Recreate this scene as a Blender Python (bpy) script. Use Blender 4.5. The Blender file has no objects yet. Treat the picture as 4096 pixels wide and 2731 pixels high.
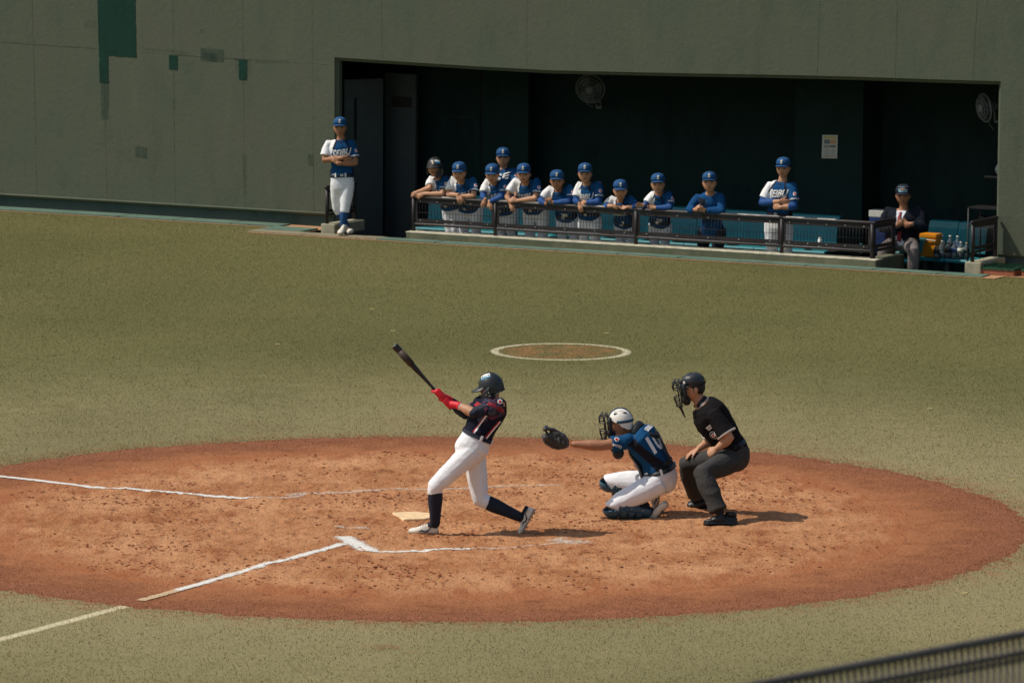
import bpy, bmesh, math, random
import numpy as np
from mathutils import Vector, Matrix, noise
from mathutils.bvhtree import BVHTree
random.seed(7); rng = np.random.default_rng(11)
sc = bpy.context.scene
COL = sc.collection
V = lambda *a: np.array(a, float)
def nrm(v):
    v = np.asarray(v, float); return v / (np.linalg.norm(v) + 1e-12)

# ------------------------------------------------------------------ camera
PW, PH = 4096, 2731
FPX, PITCH, ROLL, CAMZ = 19500.0, math.atan(2365.5/19500), 0.006, 7.16
_F = V(0, math.cos(PITCH), -math.sin(PITCH)); _R0 = V(1,0,0); _U0 = V(0, math.sin(PITCH), math.cos(PITCH))
_R = math.cos(ROLL)*_R0 + math.sin(ROLL)*_U0; _U = math.cos(ROLL)*_U0 - math.sin(ROLL)*_R0
CPOS = V(0,0,CAMZ)
cd = bpy.data.cameras.new('camera'); cam = bpy.data.objects.new('camera', cd); COL.objects.link(cam)
cd.sensor_width = 36.0; cd.lens = FPX/PW*36.0; cd.clip_start = 0.5; cd.clip_end = 2000
mw = Matrix.Identity(4)
for i in range(3):
    mw[i][0], mw[i][1], mw[i][2], mw[i][3] = _R[i], _U[i], -_F[i], CPOS[i]
cam.matrix_world = mw
cd.dof.use_dof = True; cd.dof.focus_distance = 45.4; cd.dof.aperture_fstop = 8.0
sc.camera = cam
# ------------------------------------------------------------------ light
SUNV = nrm(V(-0.75, -0.03, 1.0))
wd = bpy.data.worlds.new('World'); sc.world = wd; wd.use_nodes = True
nt = wd.node_tree; nt.nodes.clear()
sky = nt.nodes.new('ShaderNodeTexSky'); sky.sky_type = 'NISHITA'; sky.sun_disc = False
sky.sun_elevation = math.asin(SUNV[2]); sky.sun_rotation = math.atan2(SUNV[0], SUNV[1]) % (2*math.pi)
sky.air_density = 1.4; sky.dust_density = 2.0
bg = nt.nodes.new('ShaderNodeBackground'); bg.inputs[1].default_value = 0.095
wo = nt.nodes.new('ShaderNodeOutputWorld')
nt.links.new(sky.outputs[0], bg.inputs[0]); nt.links.new(bg.outputs[0], wo.inputs[0])
sl = bpy.data.lights.new('sun', 'SUN'); sl.energy = 3.8; sl.angle = math.radians(0.55); sl.color = (1.0, 0.93, 0.82)
so = bpy.data.objects.new('sun', sl); COL.objects.link(so)
so.rotation_euler = Vector(SUNV).to_track_quat('Z', 'Y').to_euler(); so.location = (-20, -5, 30)
vs = sc.view_settings; vs.view_transform = 'Standard'; vs.look = 'None'; vs.exposure = 0.0; vs.gamma = 1.0
vs.use_curve_mapping = False

# ------------------------------------------------------------------ pixel helpers
def ray(x, y): return _F + _R*((x-PW/2)/FPX) - _U*((y-PH/2)/FPX)
def gnd(x, y, z=0.0):
    d = ray(x, y); return CPOS + d*((z-CAMZ)/d[2])
def atY(x, y, Y):
    d = ray(x, y); return CPOS + d*(Y/d[1])
WT = nrm(V(1, -0.55, 0)); WN = V(WT[1], -WT[0], 0)          # along the wall, out of the wall towards the field
WO = V(-2.91, 73.17, 0)
def wpt(t, n, z): return WO + WT*t + WN*n + V(0,0,z)
def onw(x, y, n=0.0):                                         # pixel onto a plane parallel to the wall
    d = ray(x, y); return CPOS + d*(((WO+WN*n-CPOS)@WN)/(d@WN))
def tz(p): q = p-WO; return q@WT, q[2]
CR = {'b':(1500,1300,1.65), 'c':(2100,1400,1.96), 3:(1200,380,2.45), 4:(1600,560,3.5633), 5:(2100,560,3.2662), 6:(2650,560,3.1354), 7:(3200,300,1.9118), 8:(0,0,1.5679)}
def px(c, x, y):
    a, b, s = CR[c]; return a+x/s, b+y/s

# ------------------------------------------------------------------ materials
def srgb(r, g, b):
    f = lambda c: (c/255/12.92) if c/255 <= .04045 else ((c/255+.055)/1.055)**2.4
    return (f(r), f(g), f(b))
_mats = {}
def M(name, col=(.5,.5,.5), rough=.75, var=.12, nscale=12., bump=0., bscale=150., attr=False, metal=0., spec=.4, sheen=0., alpha=None, stretch=None, bdist=.004):
    if name in _mats: return _mats[name]
    m = bpy.data.materials.new(name); m.use_nodes = True; t = m.node_tree; N = t.nodes; L = t.links
    p = N['Principled BSDF']; p.inputs['Roughness'].default_value = rough; p.inputs['Metallic'].default_value = metal
    p.inputs['Specular IOR Level'].default_value = spec
    if sheen: p.inputs['Sheen Weight'].default_value = sheen
    tc = N.new('ShaderNodeTexCoord'); src = tc.outputs['Object']
    if stretch:
        mp = N.new('ShaderNodeMapping'); mp.inputs['Scale'].default_value = stretch; L.new(src, mp.inputs[0]); src = mp.outputs[0]
    no = N.new('ShaderNodeTexNoise'); no.inputs['Scale'].default_value = nscale; no.inputs['Detail'].default_value = 5
    L.new(src, no.inputs['Vector'])
    mr = N.new('ShaderNodeMapRange'); mr.inputs[1].default_value = .3; mr.inputs[2].default_value = .7
    mr.inputs[3].default_value = 1-var; mr.inputs[4].default_value = 1+var; L.new(no.outputs[0], mr.inputs[0])
    mx = N.new('ShaderNodeMix'); mx.data_type = 'RGBA'; mx.blend_type = 'MULTIPLY'; mx.inputs[0].default_value = 1
    if attr:
        a = N.new('ShaderNodeAttribute'); a.attribute_name = 'Col'; L.new(a.outputs[0], mx.inputs[6])
    else: mx.inputs[6].default_value = (*col, 1)
    L.new(mr.outputs[0], mx.inputs[7]); L.new(mx.outputs[2], p.inputs['Base Color'])
    if bump:
        nb = N.new('ShaderNodeTexNoise'); nb.inputs['Scale'].default_value = bscale; nb.inputs['Detail'].default_value = 4
        L.new(src, nb.inputs['Vector'])
        bp = N.new('ShaderNodeBump'); bp.inputs['Strength'].default_value = bump; bp.inputs['Distance'].default_value = bdist
        L.new(nb.outputs[0], bp.inputs['Height']); L.new(bp.outputs[0], p.inputs['Normal'])
    if alpha is not None: p.inputs['Alpha'].default_value = alpha
    _mats[name] = m; return m

def nodes_mat(name):
    m = bpy.data.materials.new(name); m.use_nodes = True; _mats[name] = m
    return m, m.node_tree.nodes, m.node_tree.links, m.node_tree.nodes['Principled BSDF']
def mk_noise(N, L, src, scale, detail=4, rough=.55, stretch=None):
    if stretch:
        mp = N.new('ShaderNodeMapping'); mp.inputs['Scale'].default_value = stretch; L.new(src, mp.inputs[0]); src = mp.outputs[0]
    n = N.new('ShaderNodeTexNoise'); n.inputs['Scale'].default_value = scale; n.inputs['Detail'].default_value = detail
    n.inputs['Roughness'].default_value = rough; L.new(src, n.inputs['Vector']); return n.outputs[0]
def mk_range(N, L, src, a, b, c=0., d=1., smooth=False):
    r = N.new('ShaderNodeMapRange'); r.interpolation_type = 'SMOOTHSTEP' if smooth else 'LINEAR'
    for i, v in zip((1,2,3,4), (a,b,c,d)): r.inputs[i].default_value = v
    L.new(src, r.inputs[0]); return r.outputs[0]
def mk_mix(N, L, fac, a, b, mode='MIX'):
    x = N.new('ShaderNodeMix'); x.data_type = 'RGBA'; x.blend_type = mode
    if isinstance(fac, (int, float)): x.inputs[0].default_value = fac
    else: L.new(fac, x.inputs[0])
    for i, c in ((6,a),(7,b)):
        if isinstance(c, tuple): x.inputs[i].default_value = (*c, 1)
        else: L.new(c, x.inputs[i])
    return x.outputs[2]
def mk_math(N, L, op, a, b=None, clamp=False):
    x = N.new('ShaderNodeMath'); x.operation = op; x.use_clamp = clamp
    for i, c in ((0,a),(1,b)):
        if c is None: continue
        if isinstance(c, (int, float)): x.inputs[i].default_value = c
        else: L.new(c, x.inputs[i])
    return x.outputs[0]
def mk_bump(N, L, p, h, strength, dist):
    b = N.new('ShaderNodeBump'); b.inputs['Strength'].default_value = strength; b.inputs['Distance'].default_value = dist
    L.new(h, b.inputs['Height']); L.new(b.outputs[0], p.inputs['Normal'])

# ------------------------------------------------------------------ mesh helpers
class MB:
    def __init__(s): s.v = []; s.f = []
    def add(s, vs_, fs):
        o = len(s.v); s.v.extend(np.asarray(vs_, float).reshape(-1,3)); s.f.extend([tuple(i+o for i in f) for f in fs]); return s
    def loft(s, rings, cap=True, closed=True):
        n = len(rings[0]); vs_ = np.concatenate(rings); fs = []
        for i in range(len(rings)-1):
            for j in range(n if closed else n-1):
                k = (j+1) % n; fs.append((i*n+j, i*n+k, (i+1)*n+k, (i+1)*n+j))
        if cap:
            c0 = len(vs_); vs_ = np.vstack([vs_, rings[0].mean(0), rings[-1].mean(0)]); b = (len(rings)-1)*n
            for j in range(n):
                k = (j+1) % n; fs.append((c0, k, j)); fs.append((c0+1, b+j, b+k))
        return s.add(vs_, fs)
    def tube(s, pts, rad, n=10, ref=None, round_ends=True, closed=False):
        pts = [np.asarray(p, float) for p in pts]
        if isinstance(rad, (int, float)): rad = [rad]*len(pts)
        rad = [(r, r) if isinstance(r, (int, float)) else r for r in rad]
        if round_ends and not closed:
            t0 = nrm(pts[0]-pts[1]); t1 = nrm(pts[-1]-pts[-2]); r0, r1 = rad[0], rad[-1]; m0, m1 = min(r0), min(r1)
            pts = [pts[0]+t0*m0*.95, pts[0]+t0*m0*.6] + pts + [pts[-1]+t1*m1*.6, pts[-1]+t1*m1*.95]
            rad = [(r0[0]*.35, r0[1]*.35), (r0[0]*.8, r0[1]*.8)] + rad + [(r1[0]*.8, r1[1]*.8), (r1[0]*.35, r1[1]*.35)]
        rings = []; m = len(pts); side = None
        for i, p in enumerate(pts):
            if closed: t = nrm(pts[(i+1) % m]-pts[i-1])
            else: t = nrm(pts[min(i+1,m-1)]-pts[max(i-1,0)])
            if side is None:
                h = np.asarray(ref, float) if ref is not None else (V(0,0,1) if abs(t[2]) < .9 else V(1,0,0))
                side = nrm(h - t*(h@t))
            else: side = nrm(side - t*(side@t))
            o = np.cross(t, side); a = np.linspace(0, 2*np.pi, n, endpoint=False)
            rings.append(p + np.outer(np.cos(a)*rad[i][0], side) + np.outer(np.sin(a)*rad[i][1], o))
        if closed:
            rings.append(rings[0]); return s.loft(rings, cap=False)
        return s.loft(rings)
    def box(s, c, ax, ay, az):
        c = np.asarray(c, float); vs_ = [c+sx*np.asarray(ax)+sy*np.asarray(ay)+sz*np.asarray(az) for sz in (-1,1) for sy in (-1,1) for sx in (-1,1)]
        return s.add(vs_, [(0,2,3,1),(4,5,7,6),(0,1,5,4),(2,6,7,3),(0,4,6,2),(1,3,7,5)])
    def ell(s, c, ax, ay, az, nu=14, nv=9):
        rings = []
        for j in range(1, nv):
            th = math.pi*j/nv; a = np.linspace(0, 2*np.pi, nu, endpoint=False)
            rings.append(np.asarray(c, float) + np.outer(np.cos(a)*math.sin(th), ax) + np.outer(np.sin(a)*math.sin(th), ay) - math.cos(th)*np.asarray(az, float))
        return s.loft(rings)
    def grid(s, g, flip=False):
        g = np.asarray(g); a, b = g.shape[:2]; fs = []
        for i in range(a-1):
            for j in range(b-1):
                q = (i*b+j, i*b+j+1, (i+1)*b+j+1, (i+1)*b+j); fs.append(q[::-1] if flip else q)
        return s.add(g.reshape(-1,3), fs)
    def plate(s, g, off):                                       # a grid with thickness
        g = np.asarray(g, float); a, b = g.shape[:2]; h = g + np.asarray(off, float)
        o = len(s.v); s.grid(g, True); s.grid(h)
        n = a*b; idx = [(0,j) for j in range(b)] + [(i,b-1) for i in range(1,a)] + [(a-1,j) for j in range(b-2,-1,-1)] + [(i,0) for i in range(a-2,0,-1)]
        for k in range(len(idx)):
            p, q = idx[k], idx[(k+1) % len(idx)]; i0 = p[0]*b+p[1]; i1 = q[0]*b+q[1]
            s.f.append((o+i0, o+i1, o+n+i1, o+n+i0))
        return s
    def build(s, name, mat, parent=None, smooth=True, col=None, bevel=0.):
        return mkobj(name, np.array(s.v), s.f, mat, parent, smooth, col, bevel)
    def bvh(s): return BVHTree.FromPolygons([tuple(v) for v in s.v], s.f)

def rootloc(o):
    while o is not None and o.parent is not None: o = o.parent
    return np.array(o.location) if o is not None else np.zeros(3)
def mkobj(name, v, f, mat, parent=None, smooth=True, col=None, bevel=0.):
    me = bpy.data.meshes.new(name); v = np.asarray(v, float)
    if parent is not None: v = v - rootloc(parent)
    me.from_pydata(v.tolist(), [], f); me.validate()
    if smooth: me.polygons.foreach_set('use_smooth', [True]*len(me.polygons))
    if mat is not None: me.materials.append(_mats[mat] if isinstance(mat, str) else mat)
    if col is not None:
        a = me.color_attributes.new('Col', 'FLOAT_COLOR', 'POINT')
        a.data.foreach_set('color', np.concatenate([col, np.ones((len(col),1))], 1).astype(np.float32).ravel())
    o = bpy.data.objects.new(name, me); COL.objects.link(o)
    if parent is not None: o.parent = parent
    if bevel:
        bm = bmesh.new(); bm.from_mesh(me); bmesh.ops.bevel(bm, geom=bm.edges[:], offset=bevel, segments=2, affect='EDGES', profile=.6, clamp_overlap=True); bm.to_mesh(me); bm.free()
        me.polygons.foreach_set('use_smooth', [False]*len(me.polygons))
    return o
def thing(name, label, cat, loc, group=None):
    o = bpy.data.objects.new(name, None); COL.objects.link(o); o.location = tuple(float(x) for x in loc); o.empty_display_size = .1
    return tag(o, label, cat, group)
def tag(o, label, cat, group=None):
    o['label'] = label; o['category'] = cat
    if group: o['group'] = group
    return o
def struct(o): o['kind'] = 'structure'; return o
def copy_thing(src, loc, label=None):
    r = src.copy(); COL.objects.link(r); r.location = tuple(float(x) for x in loc)
    if label: r['label'] = label
    for ch in list(src.children):
        c = ch.copy(); COL.objects.link(c); c.parent = r
        for g in list(ch.children):
            d = g.copy(); COL.objects.link(d); d.parent = c
    return r
def remesh(mb, voxel, sm=4, fac=.5):
    me = bpy.data.meshes.new('tmp'); me.from_pydata([tuple(p) for p in mb.v], [], mb.f)
    o = bpy.data.objects.new('tmp', me); COL.objects.link(o)
    r = o.modifiers.new('r', 'REMESH'); r.mode = 'VOXEL'; r.voxel_size = voxel
    s = o.modifiers.new('s', 'SMOOTH'); s.iterations = sm; s.factor = fac
    dg = bpy.context.evaluated_depsgraph_get(); ev = o.evaluated_get(dg); e = ev.to_mesh()
    v = np.empty(len(e.vertices)*3); e.vertices.foreach_get('co', v); v = v.reshape(-1,3)
    f = [tuple(p.vertices) for p in e.polygons]
    ev.to_mesh_clear(); bpy.data.objects.remove(o); bpy.data.meshes.remove(me)
    return v, f
def vnormals(v, f):
    q = np.array([(a[0],a[1],a[2]) for a in f]); n = np.cross(v[q[:,1]]-v[q[:,0]], v[q[:,2]]-v[q[:,0]])
    o = np.zeros_like(v); [np.add.at(o, q[:,k], n) for k in range(3)]
    return o/(np.linalg.norm(o, axis=1, keepdims=True)+1e-12)
def wrinkle(v, f, amp, freq, seed, stretch=(1,1,1)):
    n = vnormals(v, f); s = np.asarray(stretch, float); w = v*s*freq + seed*7.3
    h = np.array([noise.noise(p) for p in w.tolist()]); h = np.abs(h)*-1.6 + .35
    return v + n*(h*amp)[:,None]
def seg_d(v, a, b):
    ab = b-a; t = np.clip(((v-a)@ab)/(ab@ab), 0, 1); return np.linalg.norm(v-(a+t[:,None]*ab), axis=1), ((v-a)@ab)/(ab@ab)

def text_mesh(txt, size, shear=0., bold=0.):
    cu = bpy.data.curves.new('t', 'FONT'); cu.body = txt; cu.size = size; cu.shear = shear; cu.align_x = 'CENTER'; cu.align_y = 'CENTER'; cu.offset = bold; cu.resolution_u = 3
    o = bpy.data.objects.new('t', cu); COL.objects.link(o)
    dg = bpy.context.evaluated_depsgraph_get(); e = o.evaluated_get(dg); me = e.to_mesh()
    bm = bmesh.new(); bm.from_mesh(me); bmesh.ops.triangulate(bm, faces=bm.faces[:])
    ed = [x for x in bm.edges if x.calc_length() > size*.12]; bmesh.ops.subdivide_edges(bm, edges=ed, cuts=1); bmesh.ops.triangulate(bm, faces=bm.faces[:])
    v = np.array([x.co[:] for x in bm.verts]).reshape(-1,3); f = [tuple(x.index for x in fc.verts) for fc in bm.faces]
    bm.free(); e.to_mesh_clear(); bpy.data.objects.remove(o); bpy.data.curves.remove(cu); return v, f
def project(v2, f, bvh, c, nor, up, name, mat, parent, off=.004, rise=.25):
    """lay a flat print (x,y) on a surface: cast along -nor"""
    nor = nrm(nor); up = nrm(up - nor*(up@nor)); rt = np.cross(up, nor); out = []
    for a in v2:
        p = c + rt*a[0] + up*a[1] + nor*rise
        h = bvh.ray_cast(Vector(p), Vector(-nor), rise*2.2)
        out.append(np.array(h[0]) + nor*off if h[0] is not None else None)
    f = [q_ for q_ in f if all(out[i] is not None for i in q_) and max(abs((out[i]-out[q_[0]])@nor) for i in q_) < .05]
    out = [c if q_ is None else q_ for q_ in out]
    if not f: return None
    use = sorted({i for q_ in f for i in q_}); ix = {i: k for k, i in enumerate(use)}
    return mkobj(name, [out[i] for i in use], [tuple(ix[i] for i in q_) for q_ in f], mat, parent, False)

# ------------------------------------------------------------------ palette
M('skin', (.46,.235,.135), .55, .10, 14, .15, 120, spec=.35)
M('skin_tan', (.36,.165,.085), .55, .10, 14, .15, 120, spec=.35)
M('hair', (.012,.010,.009), .6, .3, 60)
M('eye', (.02,.015,.012), .3)
M('lip', (.20,.065,.050), .5)
M('cloth', attr=True, rough=.88, var=.10, nscale=9, bump=.35, bscale=45, spec=.15, bdist=.012)
M('white_cloth', (.76,.77,.80), .88, .04, 7, .22, 30, spec=.2, bdist=.012)
M('blue_cap', (.005,.066,.19), .8, .12, 20, .2, 300)
M('undersleeve', (.005,.058,.22), .75, .12, 15, .3, 60)
M('navy', (.007,.011,.026), .8, .15, 20, .2, 120)
M('blue_sock', (.008,.055,.17), .85, .12, 20, .2, 120)
M('black_leather', (.010,.010,.011), .42, .2, 25, .3, 120)
M('black_cloth', (.012,.010,.012), .85, .2, 12, .4, 40, bdist=.012)
M('charcoal_cloth', (.034,.033,.031), .85, .12, 10, .35, 35, bdist=.012)
M('gunmetal_cloth', (.030,.028,.029), .85, .15, 10)
M('white_print', (.80,.79,.76), .7, .06, 30)
M('cream_print', (.80,.72,.52), .7, .06, 30)
M('red_print', (.50,.02,.03), .7, .1, 30)
M('shoe_white', (.68,.63,.54), .55, .12, 22, .2, 80)
M('sole', (.30,.22,.15), .8, .3, 30)
M('red_glove', (.62,.010,.022), .55, .15, 22, .3, 60)
M('helmet_black', (.018,.022,.026), .42, .15, 16, .08, 200, spec=.5)
M('helmet_grey', (.035,.033,.034), .38, .15, 16)
M('helmet_white', (.80,.77,.70), .4, .08, 12)
M('pad_navy', (.022,.070,.115), .45, .2, 18, .2, 60)
M('pad_black', (.012,.016,.020), .55, .2, 18, .2, 60)
M('wire_black', (.012,.012,.013), .35, .1)
M('mitt', (.040,.036,.033), .42, .4, 30, .7, 45, bdist=.01)
M('bat_black', (.016,.013,.012), .30, .5, 9, stretch=(1,1,1))
M('blue_print', (.03,.30,.55), .7)
M('gold', (.35,.20,.06), .5); M('warm_grey', (.16,.135,.125), .85, .12, 10, .3, 40); M('cap_logo', (.45,.20,.10), .7)

# ================================================================== GROUND
HOME = gnd(1769.4, 2072.4)[:2]
R_RED, R_CLAY = 5.53, 4.42
def lean_up(N, L, p):                                            # blades scatter light like the pile they stand in
    ge = N.new('ShaderNodeNewGeometry'); mxv = N.new('ShaderNodeMix'); mxv.data_type = 'VECTOR'; mxv.inputs[0].default_value = .68; L.new(ge.outputs['Normal'], mxv.inputs[4]); mxv.inputs[5].default_value = (0,0,1)
    nv = N.new('ShaderNodeVectorMath'); nv.operation = 'NORMALIZE'; L.new(mxv.outputs[1], nv.inputs[0]); L.new(nv.outputs[0], p.inputs['Normal'])
    tr = N.new('ShaderNodeBsdfTranslucent'); ms = N.new('ShaderNodeMixShader'); ms.inputs[0].default_value = .42; lk = p.inputs['Base Color'].links[0].from_socket; L.new(lk, tr.inputs[0]); L.new(p.outputs[0], ms.inputs[1]); L.new(tr.outputs[0], ms.inputs[2]); L.new(ms.outputs[0], N['Material Output'].inputs[0])
def turf_material(name='turf', blade=False):
    m, N, L, p = nodes_mat(name); tc = N.new('ShaderNodeNewGeometry'); P = tc.outputs['Position']
    n1 = mk_noise(N, L, P, 95, 3, .7); n2 = mk_noise(N, L, P, 30, 4, .65); n3 = mk_noise(N, L, P, .35, 4, .6); n4 = mk_noise(N, L, P, 2.2, 5, .65)
    c = mk_mix(N, L, mk_range(N, L, n1, .36, .66), srgb(88,88,51), srgb(142,134,89))
    c = mk_mix(N, L, mk_range(N, L, n2, .40, .68, 0, .65), c, srgb(116,108,65))
    c = mk_mix(N, L, mk_range(N, L, n3, .3, .7, 0, .40), c, srgb(96,100,60))
    # sandy dust carried off the clay, thickest near the plate
    d = N.new('ShaderNodeVectorMath'); d.operation = 'DISTANCE'; L.new(P, d.inputs[0]); d.inputs[1].default_value = (HOME[0], HOME[1], 0)
    r = mk_math(N, L, 'ADD', d.outputs['Value'], mk_range(N, L, n4, .2, .8, -1.6, 1.6))
    dust = mk_range(N, L, r, 5.2, 13.5, .55, 0.0, True)
    c = mk_mix(N, L, dust, c, srgb(172,157,118))
    blot = mk_math(N, L, 'MULTIPLY', mk_range(N, L, n4, .62, .74, 0, .55, True), mk_range(N, L, d.outputs['Value'], 5, 10, 1, 0))
    c = mk_mix(N, L, blot, c, srgb(158,114,76))
    n5 = mk_noise(N, L, P, 5.5, 5, .7); spill = mk_math(N, L, 'MULTIPLY', mk_range(N, L, n5, .43, .60, 0, .85, True), mk_range(N, L, d.outputs['Value'], 5.35, 6.0, 1, 0))
    c = mk_mix(N, L, spill, c, srgb(160,108,74))
    wide = mk_noise(N, L, P, .16, 3, .5, (1,.5,1)); c = mk_mix(N, L, mk_range(N, L, wide, .35, .65, 0, .35, True), c, srgb(84,86,48))
    c = mk_mix(N, L, 1.0, c, mk_mix(N, L, mk_range(N, L, n2, .3, .7), (.8,.8,.8), (1.1,1.1,1.1)), 'MULTIPLY')
    # painted on-deck ring and foul line
    q_ = gnd(2243, 1406); dd = N.new('ShaderNodeVectorMath'); dd.operation = 'DISTANCE'; L.new(P, dd.inputs[0]); dd.inputs[1].default_value = (q_[0], q_[1], 0)
    dj = mk_math(N, L, 'ADD', dd.outputs['Value'], mk_range(N, L, n2, .2, .8, -.03, .03))
    inn = mk_math(N, L, 'MULTIPLY', mk_range(N, L, dd.outputs['Value'], .60, .78, 1, 0), mk_range(N, L, mk_noise(N, L, P, 3.2, 5, .65), .40, .60, .12, .75, True)); c = mk_mix(N, L, inn, c, srgb(150,108,70))
    ringm = mk_range(N, L, mk_math(N, L, 'ABSOLUTE', mk_math(N, L, 'SUBTRACT', dj, .795)), .028, .060, .85, 0)
    c = mk_mix(N, L, mk_math(N, L, 'MULTIPLY', ringm, mk_range(N, L, n2, .28, .42, .4, 1)), c, srgb(206,196,166))
    A_, B_ = gnd(600, 2396), gnd(0, 2556); dv_ = nrm(B_-A_); lv = N.new('ShaderNodeVectorMath'); lv.operation = 'DOT_PRODUCT'; sb = N.new('ShaderNodeVectorMath'); sb.operation = 'SUBTRACT'; L.new(P, sb.inputs[0]); sb.inputs[1].default_value = tuple(A_); L.new(sb.outputs[0], lv.inputs[0]); lv.inputs[1].default_value = (dv_[1], -dv_[0], 0)
    la = N.new('ShaderNodeVectorMath'); la.operation = 'DOT_PRODUCT'; L.new(sb.outputs[0], la.inputs[0]); la.inputs[1].default_value = tuple(dv_)
    lm = mk_math(N, L, 'MULTIPLY', mk_range(N, L, mk_math(N, L, 'ABSOLUTE', mk_math(N, L, 'ADD', lv.outputs['Value'], mk_range(N, L, n2, .2, .8, -.02, .02))),   .028, .070, .9, 0), mk_range(N, L, la.outputs['Value'], -.15, .1))
    c = mk_mix(N, L, lm, c, srgb(212,200,164))
    L.new(c, p.inputs['Base Color']); p.inputs['Roughness'].default_value = .9; p.inputs['Specular IOR Level'].default_value = .15
    h = mk_math(N, L, 'ADD', n1, mk_math(N, L, 'MULTIPLY', n2, 1.2)); lean_up(N, L, p) if blade else mk_bump(N, L, p, h, .7, .018)
    return m
def red_turf_material(name='red_turf', blade=False):
    m, N, L, p = nodes_mat(name); tc = N.new('ShaderNodeNewGeometry'); P = tc.outputs['Position']
    n1 = mk_noise(N, L, P, 95, 3, .7); n2 = mk_noise(N, L, P, 26, 4, .6); n4 = mk_noise(N, L, P, 1.6, 5, .62)
    c = mk_mix(N, L, mk_range(N, L, n1, .36, .66), srgb(106,60,38), srgb(166,112,80))
    d = N.new('ShaderNodeVectorMath'); d.operation = 'DISTANCE'; L.new(P, d.inputs[0]); d.inputs[1].default_value = (HOME[0], HOME[1], 0)
    r = mk_math(N, L, 'ADD', d.outputs['Value'], mk_range(N, L, n4, .2, .8, -.55, .55))
    c = mk_mix(N, L, mk_range(N, L, r, 4.2, 5.2, .95, 0, True), c, srgb(164,108,72))
    rb = mk_noise(N, L, P, 3.0, 5, .7); c = mk_mix(N, L, mk_range(N, L, rb, .50, .70, 0, .6, True), c, srgb(122,72,48)); c = mk_mix(N, L, mk_range(N, L, rb, .45, .30, 0, .5, True), c, srgb(172,112,78))
    c = mk_mix(N, L, mk_range(N, L, r, 4.9, 5.5, 0, .35, True), c, srgb(150,98,74))
    c = mk_mix(N, L, 1.0, c, mk_mix(N, L, mk_range(N, L, n2, .3, .7), (.82,.82,.82), (1.1,1.1,1.1)), 'MULTIPLY')
    L.new(c, p.inputs['Base Color']); p.inputs['Roughness'].default_value = .95; p.inputs['Specular IOR Level'].default_value = .1
    h = mk_math(N, L, 'ADD', n1, n2); lean_up(N, L, p) if blade else mk_bump(N, L, p, h, .6, .015)
    return m
def clay_material():
    m, N, L, p = nodes_mat('clay'); tc = N.new('ShaderNodeTexCoord'); P = tc.outputs['Object']
    g1 = mk_noise(N, L, P, 60, 4, .7); g2 = mk_noise(N, L, P, 9, 6, .68, (1,.45,1)); g3 = mk_noise(N, L, P, 1.1, 5, .6); g4 = mk_noise(N, L, P, 3.2, 5, .65, (1,.4,1))
    c = mk_mix(N, L, mk_range(N, L, g3, .30, .68, 0, 1, True), srgb(202,148,106), srgb(172,116,76))
    c = mk_mix(N, L, mk_range(N, L, g4, .48, .70, 0, .8, True), c, srgb(152,90,55))
    c = mk_mix(N, L, mk_range(N, L, g2, .50, .30, 0, .5), c, srgb(206,154,114))
    c = mk_mix(N, L, mk_range(N, L, g2, .58, .70, 0, .85), c, srgb(112,60,34))
    g6 = mk_noise(N, L, P, 24, 5, .7, (1,.55,1)); c = mk_mix(N, L, mk_range(N, L, g6, .58, .70, 0, .6), c, srgb(116,66,38)); c = mk_mix(N, L, mk_range(N, L, g6, .42, .30, 0, .5), c, srgb(212,160,120))
    d = N.new('ShaderNodeVectorMath'); d.operation = 'DISTANCE'; L.new(P, d.inputs[0]); d.inputs[1].default_value = (HOME[0], HOME[1], 0)
    r = mk_math(N, L, 'ADD', d.outputs['Value'], mk_range(N, L, g4, .2, .8, -.6, .6))
    c = mk_mix(N, L, mk_range(N, L, r, 3.6, 4.5, 0, .85, True), c, srgb(164,102,66))
    c = mk_mix(N, L, 1.0, c, mk_mix(N, L, mk_range(N, L, g1, .3, .7), (.86,.85,.84), (1.1,1.1,1.1)), 'MULTIPLY')
    L.new(c, p.inputs['Base Color']); p.inputs['Roughness'].default_value = .95; p.inputs['Specular IOR Level'].default_value = .12
    h = mk_math(N, L, 'ADD', mk_math(N, L, 'MULTIPLY', g1, .5), mk_math(N, L, 'ADD', mk_math(N, L, 'MULTIPLY', g2, .9), mk_math(N, L, 'MULTIPLY', g6, 1.0))); mk_bump(N, L, p, h, .9, .034)
    return m
turf_material(); turf_material('turf_blade', True); red_turf_material(); red_turf_material('red_turf_blade', True); clay_material()
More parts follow.
